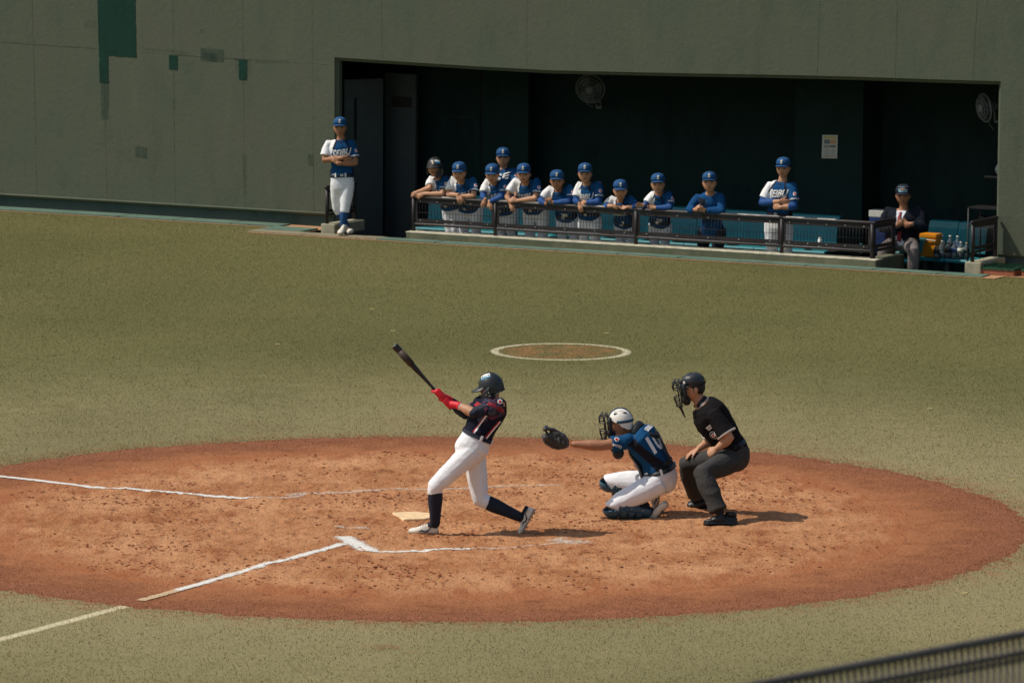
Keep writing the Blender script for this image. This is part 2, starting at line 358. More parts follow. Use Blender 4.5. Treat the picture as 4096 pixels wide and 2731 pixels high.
# the turf: one sheet out past the stand, stopped at the dugout so the sunken floor stays open
_tl, _tr = tz(onw(1338, 232))[0]-.02, tz(onw(4003, 326))[0]+.02
q = [wpt(-400, 1.02, 0), wpt(-400, -.12, 0), wpt(_tl, -.12, 0), wpt(_tl, 1.02, 0), wpt(_tr, 1.02, 0), wpt(_tr, -400, 0), wpt(400, -400, 0), wpt(400, 1.02, 0), wpt(400, 400, 0), wpt(_tr, 400, 0), wpt(_tl, 400, 0), wpt(-400, 400, 0), wpt(-400, -400, 0), wpt(_tl-1.9, -400, 0), wpt(_tl-1.9, -.12, 0)]
ground = struct(mkobj('artificial_turf', q, [(11,10,3,0),(10,9,4,3),(9,8,7,4),(0,3,2,1),(4,7,6,5),(1,14,13,12)], 'turf', None, False))
def disc(r0, r1, nr, na, z, jit=None, hfun=None, edge=-.004):
    a = np.linspace(0, 2*np.pi, na, endpoint=False); rows = []
    for i in range(nr):
        t = i/(nr-1); rr = r0+(r1-r0)*t; row = []
        for j in range(na):
            r = rr + (jit(a[j])*t if jit else 0); x, y = HOME[0]+r*math.cos(a[j]), HOME[1]+r*math.sin(a[j])
            row.append((x, y, z + (hfun(x, y, r) if hfun else 0)))
        row.append(row[0]); rows.append(row)
    rows = np.array(rows); rows[-1,:,2] = edge; rows[-2,:,2] = np.minimum(rows[-2,:,2], max(edge+.004, .003)); return rows
red = struct(MB().grid(disc(3.2, R_RED, 24, 1100, .006, lambda a: .07*noise.noise((math.cos(a)*7, math.sin(a)*7, 5.))+.06*noise.noise((math.cos(a)*34, math.sin(a)*34, 7.))+.06*noise.noise((math.cos(a)*90, math.sin(a)*90, 3.)))).build('red_turf_ring', 'red_turf', None, False))
def clay_h(x, y, r=None):
    if r is None: r = math.hypot(x-HOME[0], y-HOME[1])
    k = max(0., min(1., (R_CLAY-.15-r)/.5))
    h = .012*noise.noise((x*1.3, y*1.3, 0)) + .014*noise.noise((x*4, y*3, 4.)) - .016*max(0., noise.noise((x*9, y*7, 8.))-.18)*3 - .012*abs(noise.noise((x*17, y*12, 3.)))
    b = noise.noise((x*.9+5, y*.5, 2.)); g = noise.noise((x*26, y*18, 1.))
    h += .045*max(0., b)*max(0., g)
    return max(.0095, .022 + h*k - .0125*(1-k))
clay = struct(MB().grid(disc(.02, R_CLAY, 180, 660, 0, lambda a: .22*noise.noise((math.cos(a)*3, math.sin(a)*3, 1.))+.10*noise.noise((math.cos(a)*14, math.sin(a)*14, 2.)), clay_h, .003)).build('clay_circle', 'clay'))

# blades of the artificial turf: one triangle each, within and a little beyond what the camera sees
def blades(name, pts, mat, h0, h1, w, label):
    n = len(pts); a = rng.uniform(0, 2*np.pi, n); h = rng.uniform(h0, h1, n); ln = rng.normal(0, .45, (n,2))*h[:,None]
    side = np.stack([np.cos(a), np.sin(a), np.zeros(n)], 1)*(w*rng.uniform(.6,1.3,n))[:,None]/2
    tip = pts+np.concatenate([ln, h[:,None]], 1); v = np.stack([pts-side, pts+side, tip], 1).reshape(-1,3).astype(np.float32)
    me = bpy.data.meshes.new(name); me.vertices.add(3*n); me.vertices.foreach_set('co', v.ravel()); me.loops.add(3*n); me.loops.foreach_set('vertex_index', np.arange(3*n, dtype=np.int32))
    me.polygons.add(n); me.polygons.foreach_set('loop_start', np.arange(0, 3*n, 3, dtype=np.int32)); me.update(); me.validate(); me.materials.append(_mats[mat])
    o = bpy.data.objects.new(name, me); COL.objects.link(o); o['kind'] = 'stuff'; o['label'] = label; o['category'] = 'turf'; return o
NBL = 980000
Yr = np.sqrt(rng.uniform(31.0**2, 77.0**2, NBL)); ux = rng.uniform(-1, 1, NBL); far_ = rng.random(NBL) < .22
Xr = np.where(far_, np.sign(ux)*(.108*Yr+.6+8*np.abs(ux)**2.2), ux*(.108*Yr+1.0))
nw = (np.stack([Xr, Yr], 1)-WO[:2])@WN[:2]; tw = (np.stack([Xr, Yr], 1)-WO[:2])@WT[:2]
rr_ = np.hypot(Xr-HOME[0], Yr-HOME[1]); edge = np.where((tw > -.45) & (tw < 11.55), 1.31, .43)
ok = (rr_ > R_RED+.05-.45*rng.random(NBL)**1.6) & (nw > edge)
blades('turf_blades', np.stack([Xr, Yr, np.zeros(NBL)], 1)[ok], 'turf_blade', .007, .019, .0062, 'short olive green blades of the artificial turf')
nb_ = 140000; ar = rng.uniform(0, 2*np.pi, nb_); rd = np.sqrt(rng.uniform(4.0**2, (R_RED+.30)**2, nb_)); keep = rng.random(nb_) < np.clip((rd-4.1)/.9, .02, 1)*np.clip(1-(rd-R_RED+.05)/.30, 0, 1)**1.5
blades('red_turf_blades', np.stack([HOME[0]+rd*np.cos(ar), HOME[1]+rd*np.sin(ar), np.full(nb_, .004)], 1)[keep], 'red_turf_blade', .004, .012, .0070, 'short rust red blades of the ring round the clay')
# clods of loose clay
mb = MB()
oct_v = np.array([(1,0,0),(0,1,0),(-1,0,0),(0,-1,0),(0,0,.8),(0,0,-.5),(.7,.7,.3),(-.7,.7,.3),(-.7,-.7,.3),(.7,-.7,.3)])
oct_f = [(0,6,4),(6,1,4),(1,7,4),(7,2,4),(2,8,4),(8,3,4),(3,9,4),(9,0,4),(6,0,5),(1,6,5),(7,1,5),(2,7,5),(8,2,5),(3,8,5),(9,3,5),(0,9,5)]
cent = [(rng.uniform(0,2*np.pi), 4.2*math.sqrt(rng.uniform(0,1))) for _ in range(150)]
for _ in range(6800):
    if rng.random() < .90:
        a, r = cent[rng.integers(len(cent))]; x = HOME[0]+r*math.cos(a)+rng.normal(0,.26); y = HOME[1]+r*math.sin(a)+rng.normal(0,.12)
    else:
        a, r = rng.uniform(0,2*np.pi), 4.3*math.sqrt(rng.uniform(0,1)); x = HOME[0]+r*math.cos(a); y = HOME[1]+r*math.sin(a)
    if math.hypot(x-HOME[0], y-HOME[1]) > 4.35 or math.hypot(x-HOME[0]+.25, y-HOME[1]) < .5: continue
    s = .0042 + .014*rng.random()**4.5
    vv = oct_v*s*rng.uniform(.6,1.25,(10,3))*(1.3,1.1,.7); th = rng.uniform(0,6.28); c_, s_ = math.cos(th), math.sin(th)
    vv = vv@np.array([[c_,s_,0],[-s_,c_,0],[0,0,1]])
    mb.add(vv+V(x, y, clay_h(x,y)+s*.25), oct_f)
M('clod', srgb(140,82,50), .95, .35, 8)
o = mb.build('clay_clods', 'clod', None, False); o['kind'] = 'stuff'; o['label'] = 'loose crumbs and clods of reddish clay scattered around home plate'; o['category'] = 'clay'
# fallen leaf flecks on the turf
def leaf_mat(): return M('dry_leaf', srgb(196,176,112), .8, .2, 40)
leaf_mat()
def fleck(cx, cy, label, s=.03, z=.012):
    p = gnd(cx, cy); mbl = MB(); g = []
    for i in range(4):
        t = i/3; w = s*.45*math.sin(math.pi*min(.98, max(.04, t))); g.append([p+V((t-.5)*s*2, -w, z+.004*math.sin(3*t)), p+V((t-.5)*s*2, 0, z+.006), p+V((t-.5)*s*2, w, z+.01*t)])
    mbl.plate(g, V(0,0,.002)); tag(mbl.build('fallen_leaf', 'dry_leaf'), label, 'leaf', 'leaf flecks on the turf')
for cx, cy, l in [(1110,1382,'pale dry leaf on turf left of the bat tip'), (1488,1240,'tiny pale leaf on turf above the bat tip'), (2425,1338,'pale dry leaf just beyond the on-deck ring'), (1572,1328,'small pale leaf nearest the tip of the bat'), (3720,1638,'dry leaf on turf right of the umpire'), (4052,1925,'pale leaf on turf by the right frame edge'), (3858,2378,'dark dry leaf on turf below the red ring at right')]:
    fleck(cx, cy, l)

# chalk: strips that follow the clay, ragged edges
def chalk_mat(name, col, lo, hi, sc_=22, edge=False):
    m, N, L, p = nodes_mat(name); tc = N.new('ShaderNodeTexCoord'); P = tc.outputs['Object']
    n = mk_noise(N, L, P, sc_, 6, .8)
    if edge:                                                     # thinner towards the edges of the strip
        at = N.new('ShaderNodeAttribute'); at.attribute_name = 'Col'; n = mk_math(N, L, 'ADD', n, mk_range(N, L, at.outputs['Fac'], 0, 1, -.30, .02))
    a = mk_range(N, L, n, lo, hi)
    c = mk_mix(N, L, mk_noise(N, L, P, 60, 3), tuple(x*.82 for x in col), col)
    L.new(c, p.inputs['Base Color']); L.new(a, p.inputs['Alpha']); p.inputs['Roughness'].default_value = .95; return m
chalk_mat('chalk', (.74,.71,.65), .27, .46, 46, True); chalk_mat('chalk_worn', (.72,.63,.52), .40, .64, 34, True); chalk_mat('turf_line', srgb(214,188,148), .34, .56, 70)
chalk_mat('ring_line', srgb(206,198,172), .20, .30, 90)
def strip(name, pxs, w, mat, parent, onclay=True, jag=.25, dens=40, taper=None):
    P = [gnd(*p) for p in pxs]; out = []
    for a, b in zip(P[:-1], P[1:]):
        n = max(2, int(np.linalg.norm(b-a)*dens))
        for i in range(n): out.append(a+(b-a)*i/n)
    out.append(P[-1]); out = np.array(out); m = len(out); rows = [[] for _ in range(5)]
    for i in range(m):
        t = nrm(out[min(i+2,m-1)]-out[max(i-2,0)]); s = V(t[1], -t[0], 0); k = w*1.5
        cj = out[i] + s*w*.25*noise.noise((i*.012, 3.3, w*10))
        for lst, sg in zip(rows, (-1,-.5,0,.5,1)):
            q_ = cj + s*sg*k*.5*(1+jag*.6*noise.noise((i*.35, sg*5., 1.))); z = clay_h(q_[0], q_[1])+.0045 if onclay else .014
            lst.append((q_[0], q_[1], z))
    wt = np.repeat(np.array([0,.75,1,.75,0]), m)
    return MB().grid(rows).build(name, mat, parent, True, np.stack([wt]*3, 1))
strip('foul_line', [(1392,2178),(1100,2255),(820,2335),(705,2366)], .085, 'chalk', clay)
strip('foul_line', [(703,2366.5),(640,2384),(560,2406)], .06, 'turf_line', clay, False, .5)
# strip('turf_foul_line', [(590,2398),(0,2556),(-600,2718)], .08, 'turf_line', ground, False, .12)
strip('foul_line', [(-500,1850),(-200,1885),(0,1909),(150,1925),(300,1944),(360,1954),(640,1972),(830,1990),(995,1999)], .085, 'chalk', clay, True)
strip('chalk_trace', [(995,1999),(1150,2003),(1210,1990)], .10, 'chalk_worn', clay)
strip('batters_box_line', [(1150,1993),(1200,1984),(1400,1975),(1600,1968),(1900,1958),(2250,1946)], .10, 'chalk_worn', clay)
strip('batters_box_line', [(1370,2155),(1400,2172),(1478,2213)], .16, 'chalk', clay, True, .35)
strip('batters_box_line', [(1468,2213),(1580,2217),(1700,2211),(1880,2204)], .06, 'chalk', clay)
strip('batters_box_line', [(1880,2204),(2050,2196),(2180,2184),(2300,2170)], .07, 'chalk_worn', clay)
strip('chalk_trace', [(2210,2164),(2290,2178),(2360,2172)], .28, 'chalk_worn', clay)
strip('chalk_trace', [(1340,2118),(1420,2124),(1480,2120)], .14, 'chalk_worn', clay)
# on-deck circle
dc = gnd(2243, 1406)[:2]
def ring(c, r0, r1, z, name, mat, parent, n=160):
    rows = []
    for r in (r0, (r0+r1)/2, r1):
        rows.append([(c[0]+(r+.012*noise.noise((k*.9, r*9, 2.)))*math.cos(2*math.pi*k/n), c[1]+(r+.012*noise.noise((k*.9, r*9, 2.)))*math.sin(2*math.pi*k/n), z) for k in range(n+1)])
    rows = np.array(rows); rows[:, -1] = rows[:, 0]
    return MB().grid(rows).build(name, mat, parent, False)
def dirt_smudge(name, cx, cy, rx, ry, par, mat='turf_dirt', z=.010):
    p = gnd(cx, cy); rows = []
    for t in (0.02, .5, .8, 1.):
        rows.append([(p[0]+rx*t*math.cos(a)*(1+.35*noise.noise((math.cos(a)*2, math.sin(a)*2, cx*.01))), p[1]+ry*t*math.sin(a)*(1+.35*noise.noise((math.cos(a)*2, math.sin(a)*2, cx*.01))), z) for a in np.linspace(0, 2*np.pi, 40)])
    rows = np.array(rows); rows[:, -1] = rows[:, 0]
    MB().grid(rows).build(name, mat, par, False)
chalk_mat('turf_dirt', srgb(140,98,62), .50, .88, 26)
chalk_mat('turf_clay_spot', srgb(150,88,52), .44, .85, 18)
dirt_smudge('clay_smudge', 1535, 2592, .12, .14, ground, 'turf_clay_spot'); dirt_smudge('clay_smudge', 1430, 2586, .22, .12, ground, 'turf_dirt')
dirt_smudge('clay_smudge', 1700, 1690, .6, .5, ground); dirt_smudge('clay_smudge', 3340, 1800, .35, .4, ground); dirt_smudge('clay_smudge', 3080, 1770, .5, .6, ground); dirt_smudge('clay_smudge', 1050, 1960-250, .4, .5, ground)
# home plate (apex towards the catcher)
ax1 = nrm(gnd(0,2550)-gnd(1769.4,2072.4)); ax2 = nrm(gnd(0,1907)-gnd(1769.4,2072.4)); fw = nrm(ax1+ax2); sd = V(-fw[1], fw[0], 0)
ap = V(HOME[0], HOME[1], .016)
out = [ap, ap+sd*.216+fw*.216, ap+sd*.216+fw*.432, ap-sd*.216+fw*.432, ap-sd*.216+fw*.216]
M('plate_rubber', srgb(222,190,146), .75, .18, 14, .2, 60)
mb = MB(); vv = [p for p in out]+[p+V(0,0,.026) for p in out]; mb.add(vv, [(4,3,2,1,0),(5,6,7,8,9)]+[(i,(i+1)%5,(i+1)%5+5,i+5) for i in range(5)])
tag(mb.build('home_plate', 'plate_rubber', None, False, bevel=.008), 'five-sided home plate dusted tan behind the batter\'s front foot', 'home plate')

# ================================================================== STADIUM WALL
def wall_material(name, base, dark, tint, patchy=.5):
    m, N, L, p = nodes_mat(name); tc = N.new('ShaderNodeTexCoord'); P = tc.outputs['Object']
    a = mk_noise(N, L, P, .7, 5, .6); b = mk_noise(N, L, P, 2.6, 6, .7, (1,1,.6)); c_ = mk_noise(N, L, P, 40, 4, .6); d = mk_noise(N, L, P, 6, 3, .5, (1,1,.12))
    c = mk_mix(N, L, mk_range(N, L, a, .32, .68, 0, 1, True), base, tint)
    c = mk_mix(N, L, mk_range(N, L, b, .48, .72, 0, patchy, True), c, dark)
    st = mk_noise(N, L, P, 1.6, 5, .7, (1,1,.22)); c = mk_mix(N, L, mk_range(N, L, st, .55, .75, 0, patchy*.7, True), c, tuple(x*.72 for x in dark)); c = mk_mix(N, L, mk_range(N, L, st, .42, .28, 0, .35, True), c, tuple(min(1,x*1.25) for x in base))
    c = mk_mix(N, L, mk_range(N, L, d, .5, .75, 0, .25, True), c, dark)
    c = mk_mix(N, L, 1.0, c, mk_mix(N, L, mk_range(N, L, c_, .3, .7), (.92,.92,.92), (1.06,1.06,1.06)), 'MULTIPLY')
    L.new(c, p.inputs['Base Color']); p.inputs['Roughness'].default_value = .85; p.inputs['Specular IOR Level'].default_value = .2
    e = mk_noise(N, L, P, 13, 5, .65); mk_bump(N, L, p, mk_math(N, L, 'ADD', e, mk_math(N, L, 'MULTIPLY', c_, .25)), .30, .018)
    return m
wall_material('wall_paint', (.098,.108,.075), (.064,.087,.063), (.088,.106,.073))
wall_material('plinth_paint', (.045,.085,.078), (.020,.040,.036), (.060,.095,.085))
M('seam', (.064,.072,.050), .9, .3, 30)
M('seam_light', (.13,.135,.10), .9, .3, 30)
HW = 7.0
wall = thing('stadium_wall', 'tall olive green painted concrete stadium wall with dark repaint patches above and beside the dugout', 'wall', wpt(0,0,0))
tL, zL = tz(onw(1338, 232)); tR, _ = tz(onw(4003, 326))
TOPS = [(1338,230),(1600,247),(1900,266),(2200,282),(2500,289),(2800,295),(3100,300),(3400,307),(3700,317),(4003,326)]
TT = [tz(onw(*p)) for p in TOPS]; TT = [(tL, TT[0][1])] + TT[1:-1] + [(tR, TT[-1][1])]
mb = MB()
g = lambda a, b, n: np.linspace(a, b, n)
LIP = .20
for (a, b, z0, z1, n1, n2) in [(-60, tL, LIP, HW, 40, 24), (tR, 60, LIP, HW, 40, 24)]:
    mb.grid([[wpt(t, 0, z) for t in g(a, b, n1)] for z in g(z0, z1, n2)])
mb.grid([[wpt(t, 0, z) for t, z in TT], [wpt(t, 0, z*.5+HW*.5) for t, z in TT], [wpt(t, 0, HW) for t, z in TT]])
# rounded reveal round the opening (returns 0.35 m into the dugout)
rev = []
for k in range(6):
    a = math.pi/2*k/5; r = .035
    rev.append([wpt(tL + r*(1-math.cos(a)) - 0, -r*math.sin(a)+0, z) for z in g(-.5, TT[0][1], 8)])
jl = [[wpt(tL, 0, z) for z in g(-.5, TT[0][1], 6)], [wpt(tL+.012, -.03, z) for z in g(-.5, TT[0][1], 6)], [wpt(tL+.05, -.06, z) for z in g(-.5, TT[0][1], 6)], [wpt(tL+.055, -.13, z) for z in g(-.5, TT[0][1], 6)], [wpt(tL-.2, -.14, z) for z in g(-.5, TT[0][1], 6)]]
mb.grid(jl, True)
jr = [[wpt(tR, 0, z) for z in g(-.5, TT[-1][1], 6)], [wpt(tR-.012, -.03, z) for z in g(-.5, TT[-1][1], 6)], [wpt(tR-.05, -.06, z) for z in g(-.5, TT[-1][1], 6)], [wpt(tR-.055, -.40, z) for z in g(-.5, TT[-1][1], 6)]]
mb.grid(jr)
mb.grid([[wpt(t, 0, z) for t, z in TT], [wpt(t, -.03, z-.012) for t, z in TT], [wpt(t, -.06, z-.05) for t, z in TT], [wpt(t, -.40, z-.055) for t, z in TT]])
# bottom lip of the wall face rolls back over the plinth; a coping and back close it off
for a, b in ((-60, tL), (tR, 60)):
    mb.grid([[wpt(t, 0, LIP) for t in g(a,b,30)], [wpt(t, -.015, LIP-.02) for t in g(a,b,30)], [wpt(t, -.10, LIP-.022) for t in g(a,b,30)]])
mb.grid([[wpt(t, 0, HW) for t in g(-60,60,30)], [wpt(t, -1.0, HW) for t in g(-60,60,30)], [wpt(t, -1.0, HW-1.5) for t in g(-60,60,30)]])
wf = mb.build('wall_face', 'wall_paint', wall, True)
wf.data.polygons.foreach_set('use_smooth', [False]*len(wf.data.polygons))
for a, b in ((-60, tL+.02), (tR-.02, 60)):
    MB().grid([[wpt(t, -.06, 0) for t in g(a,b,30)], [wpt(t, -.06, LIP) for t in g(a,b,30)]]).build('plinth', 'plinth_paint', wall, False)
# rolled bead along the lip
MB().tube([wpt(t, .004, LIP+.012) for t in g(-60, tL-.02, 60)], .018, 8).build('lip_bead', 'wall_paint', wall)
# construction seams
def wline(pts, w, mat, name='seam', proud=.003):
    L_, R_ = [], []; P = [onw(*p, 0) for p in pts]; dens = []
    for a, b in zip(P[:-1], P[1:]):
        n = max(2, int(np.linalg.norm(b-a)/.08)); dens += [a+(b-a)*i/n for i in range(n)]
    dens.append(P[-1])
    for i, p in enumerate(dens):
        t = nrm(dens[min(i+1,len(dens)-1)]-dens[max(i-1,0)]); s = np.cross(t, WN); k = w*(.35+.9*abs(noise.noise((i*.37, w*50, p[0]))))
        p = p + s*.006*noise.noise((i*.2, 7., p[0]))
        L_.append(p+s*k/2+WN*proud); R_.append(p-s*k/2+WN*proud)
    MB().grid([L_, R_]).build(name, mat, wall, False)
for x0, y0, x1, y1 in [(129,0,148,789),(410,0,428,800),(690,0,701,823),(970,0,979,855),(1248,0,1255,861),(1525,0,1530,232),(2108,0,2106,268),(3280,0,3269,300),(3589,0,3581,308),(3909,0,3891,314)]:
    wline([(x0,y0),(x1,y1)], .0065, 'seam')
wline([(-900,112),(0,169),(130,178),(380,194)], .013, 'seam'); wline([(560,206),(700,217),(970,236),(1310,257)], .012, 'seam_light'); wline([(700,220),(970,239)], .008, 'seam')
# repaint patches: thin coats of darker green
wall_material('repaint', (.005,.036,.023), (.003,.023,.015), (.008,.042,.029), .8)
def faded(name, col, al):
    m, N, L, p = nodes_mat(name); tc = N.new('ShaderNodeTexCoord'); P = tc.outputs['Object']
    n = mk_noise(N, L, P, 9, 5, .65, (1,1,.3)); p.inputs['Base Color'].default_value = (*col,1); p.inputs['Roughness'].default_value = .85
    L.new(mk_range(N, L, n, .3, .7, al*.4, al*1.5), p.inputs['Alpha']); return m
faded('repaint_faded', (.012,.046,.032), .30); faded('repaint_faint', (.026,.056,.040), .11)
def patch(poly, mat, k=.004):
    P = [onw(x/1.5679, y/1.5679, 0)+WN*k for x, y in poly]; n1, n2 = 12, 12
    gg = [[(P[0]*(1-u)+P[1]*u)*(1-v)+(P[3]*(1-u)+P[2]*u)*v for u in g(0,1,n1)] for v in g(0,1,n2)]
    for i in range(n2):
        for j in range(n1):
            if i in (0,n2-1) or j in (0,n1-1): gg[i][j] = gg[i][j] + WT*.012*noise.noise((i*1.7,j*1.7,poly[0][0])) + V(0,0,.012*noise.noise((i*1.3,j*2.1,poly[0][1]+3)))
    MB().grid(np.array(gg)[::-1]).build('paint_patch', mat, wall, False)
patch([(608,-120),(846,-120),(856,362),(622,345)], 'repaint', .005)
patch([(622,338),(676,345),(681,520),(626,517)], 'repaint', .007)
patch([(630,520),(682,522),(682,752),(634,748)], 'repaint_faded')
patch([(1061,345),(1114,350),(1114,440),(1061,436)], 'repaint', .005)
patch([(1278,328),(1356,335),(1358,386),(1280,382)], 'repaint_faded', .006); patch([(1255,300),(1405,312),(1405,392),(1258,382)], 'repaint_faded')
patch([(1497,372),(1549,376),(1549,503),(1499,500)], 'repaint', .005); patch([(1470,360),(1580,368),(1580,470),(1476,464)], 'repaint_faint', .003)
patch([(846,915),(922,922),(922,994),(848,988)], 'repaint_faded'); patch([(1254,180),(1292,182),(1292,210),(1254,208)], 'repaint_faint')
patch([(1518,965),(1548,967),(1550,1225),(1524,1222)], 'repaint_faint'); patch([(1930,968),(1966,970),(1968,1045),(1932,1040)], 'repaint_faded')
patch([(528,128),(606,132),(606,182),(530,178)], 'repaint_faint'); patch([(1078,620),(1104,622),(1106,690),(1080,688)], 'repaint_faint'); patch([(1600,370),(1815,378),(1815,404),(1602,396)], 'repaint_faint')
patch([(900,300),(1140,320),(1250,352),(905,318)], 'repaint_faint')

# ---- paving strip along the wall
wall_material('paving', srgb(84,112,98), srgb(72,82,66), srgb(96,116,102), .7)
wall_material('paving_bare', srgb(132,124,102), srgb(96,96,74), srgb(140,132,110), .6)
M('mortar', srgb(170,128,92), .9, .3, 25, .3, 60)
pav = struct(MB().add([wpt(-60,-.08,.006), wpt(tL,-.08,.006), wpt(tL,.46,.006), wpt(-60,.46,.006), wpt(-.5,.46,.006), wpt(tL,.985,.006), wpt(-.5,.985,.006), wpt(tR,-.08,.006), wpt(60,-.08,.006), wpt(60,.985,.006), wpt(tR,.985,.006)], [(3,4,2,1,0),(4,6,5,2),(10,9,8,7)]).build('pavement', 'mortar', None, False))
for nm, a, b, c_, d_ in [('apron',-.45,11.6,.985,1.34)]:
    MB().box((wpt(a,c_,.008)+wpt(b,d_,.008))/2, WT*(b-a)/2, WN*(d_-c_)/2, V(0,0,.003)).build(nm, 'mortar', pav, False)
def slabs(t0, t1, n0, n1, ln, mat, zt=.026):
    t = t0
    while t < t1-.05:
        e = min(t+ln*rng.uniform(.97,1.03), t1); c = (wpt(t,n0,0)+wpt(e,n1,0))/2
        MB().box(c+V(0,0,zt/2+.004+rng.uniform(-.003,.003)), WT*(e-t-.014)/2, WN*(n1-n0)/2, V(0,0,zt/2)).build('paving_slab', mat, pav, False, bevel=.004); t = e
slabs(-11.5, -.5, .02, .40, 1.02, 'paving'); slabs(-.5, tL+1.5, .98, 1.30, .98, 'paving_bare'); slabs(tL+1.5, 11.4, 1.02, 1.30, 1.0, 'paving')
slabs(-.5, tL-.02, .42, .96, .8, 'paving')

# ================================================================== DUGOUT
FZ = -.40
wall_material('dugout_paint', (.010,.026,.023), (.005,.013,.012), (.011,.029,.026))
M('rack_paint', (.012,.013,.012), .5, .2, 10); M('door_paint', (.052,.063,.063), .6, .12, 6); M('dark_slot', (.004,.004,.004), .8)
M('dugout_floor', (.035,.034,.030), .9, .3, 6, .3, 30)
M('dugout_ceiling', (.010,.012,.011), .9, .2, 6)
dug = thing('dugout', 'dark sunken dugout with green walls behind the railing', 'dugout', wpt(0,0,FZ))
t0, t1, NB = tL-1.55, tR-.055, -2.35
def slab_(name, mat, a, b, n0, n1, z0, z1, par=dug, bev=0.):
    return MB().box((wpt(a,n0,z0)+wpt(b,n1,z1))/2, WT*(b-a)/2, WN*(n1-n0)/2, V(0,0,(z1-z0)/2)).build(name, mat, par, False, bevel=bev)
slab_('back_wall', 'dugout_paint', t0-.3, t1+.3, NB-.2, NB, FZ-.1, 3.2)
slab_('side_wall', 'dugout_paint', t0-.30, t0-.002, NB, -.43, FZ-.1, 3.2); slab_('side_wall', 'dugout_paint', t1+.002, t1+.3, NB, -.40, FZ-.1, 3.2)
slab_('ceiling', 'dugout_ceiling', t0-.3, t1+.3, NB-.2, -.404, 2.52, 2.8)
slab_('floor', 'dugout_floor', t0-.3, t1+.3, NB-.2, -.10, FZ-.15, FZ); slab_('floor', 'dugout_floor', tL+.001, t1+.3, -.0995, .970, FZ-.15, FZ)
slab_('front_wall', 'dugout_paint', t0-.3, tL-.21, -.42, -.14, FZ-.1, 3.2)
# retaining face between the field and the sunken floor
M('concrete', srgb(150,146,124), .9, .25, 7, .4, 40, bdist=.01); wall_material('sill_paint', srgb(104,106,86), srgb(134,128,104), srgb(86,92,72), .6)
tz_ = lambda x, y, n: tz(onw(x, y, n))[0]
tS0, tS1 = tz_(1624, 948, .97), tz_(3503, 1062, .97)
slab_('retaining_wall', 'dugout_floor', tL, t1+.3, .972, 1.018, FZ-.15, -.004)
sill = thing('dugout_kerb', 'long low concrete kerb with worn pale top under the railing', 'kerb', wpt(tS0,.84,0))
slab_('kerb_body', 'sill_paint', tS0, tS1, .72, .97, FZ, .105, sill, .012); M('kerb_worn', srgb(186,180,158), .9, .25, 9, .4, 40, bdist=.01); slab_('kerb_top', 'kerb_worn', tS0-.004, tS1+.004, .715, .974, .106, .128, sill, .008)
MB().box((wpt(tS1,.72,0)+wpt(tS1-.25,.0,0))/2+V(0,0,-.14), WT*.125, WN*.36, V(0,0,.262)).build('kerb_return', 'sill_paint', sill, False, bevel=.012)
kb = thing('kerb_block', 'short concrete kerb block at the left entrance under the standing man', 'kerb', wpt(tL,.5,0))
tb = tz_(1283, 935, .93); slab_('block', 'concrete', tb, tb+.24, .05, .93, .005, .16, kb, .015)
kb2 = thing('kerb_block', 'short concrete kerb block at the right end beside the green mats', 'kerb', wpt(tR,.5,0))
tb2 = tz_(3858, 1085, .93); slab_('block', 'concrete', tb2, tb2+.24, .06, .93, .005, .17, kb2, .015)
# interior pieces on the back
def bk(x0, x1, n, z0, z1, name, mat, par=dug, th=.06):
    a, b = tz_(x0, 500, n), tz_(x1, 500, n); return slab_(name, mat, a, b, n-th, n, z0, z1, par)
bk(2112, 1668, -1.9, FZ, 2.5, 'partition', 'dugout_paint'); bk(1920, 1925, -1.893, FZ, 2.5, 'joint', 'dark_slot', th=.006)
bk(3180, 3452, -1.7, FZ, 2.5, 'pillar', 'dugout_paint', th=.65)
# outline of old sign on the partition
M('old_outline', (.03,.055,.05), .9)
for a, b in [((1776,525),(1779,472)), ((1779,471),(1790,466)), ((1788,466),(1895,468)), ((1895,468),(1903,482)), ((1902,482),(1901,520))]:
    A, B = onw(*a, -1.893), onw(*b, -1.893); MB().tube([A, B], .006, 6).build('sign_outline', 'old_outline', dug)
door = thing('open_door', 'grey steel door standing open at the left end of the dugout', 'door', onw(1450, 930, -.55))
A0, A1 = onw(1375, 320, -.45), onw(1530, 300, -1.1); dv = nrm((A1-A0)*V(1,1,0)); dl = np.linalg.norm((A1-A0)[:2]); dn = V(dv[1], -dv[0], 0)
dtop = A0[2]
MB().box(V(*((A0+A1)/2)[:2], (dtop+FZ)/2+.01), dv*dl/2, dn*.022, V(0,0,(dtop-FZ)/2-.01)).build('leaf', 'door_paint', door, False, bevel=.004)
MB().box(V(*(A0+dv*dl*.28)[:2], dtop-.60)+dn*.02, dv*.024, dn*.006, V(0,0,.32)).build('slot_window', 'dark_slot', door, False)
bk(1540, 1662, -1.5, FZ, 2.25, 'service_panel', 'door_paint'); a, b = tz_(1570, 410, -1.495), tz_(1646, 410, -1.495)
M('plaque', (.018,.017,.012), .6); zz = tz(onw(1600, 408, -1.495))[1]; slab_('plaque', 'plaque', a, b, -1.499, -1.49, zz-.08, zz+.08)
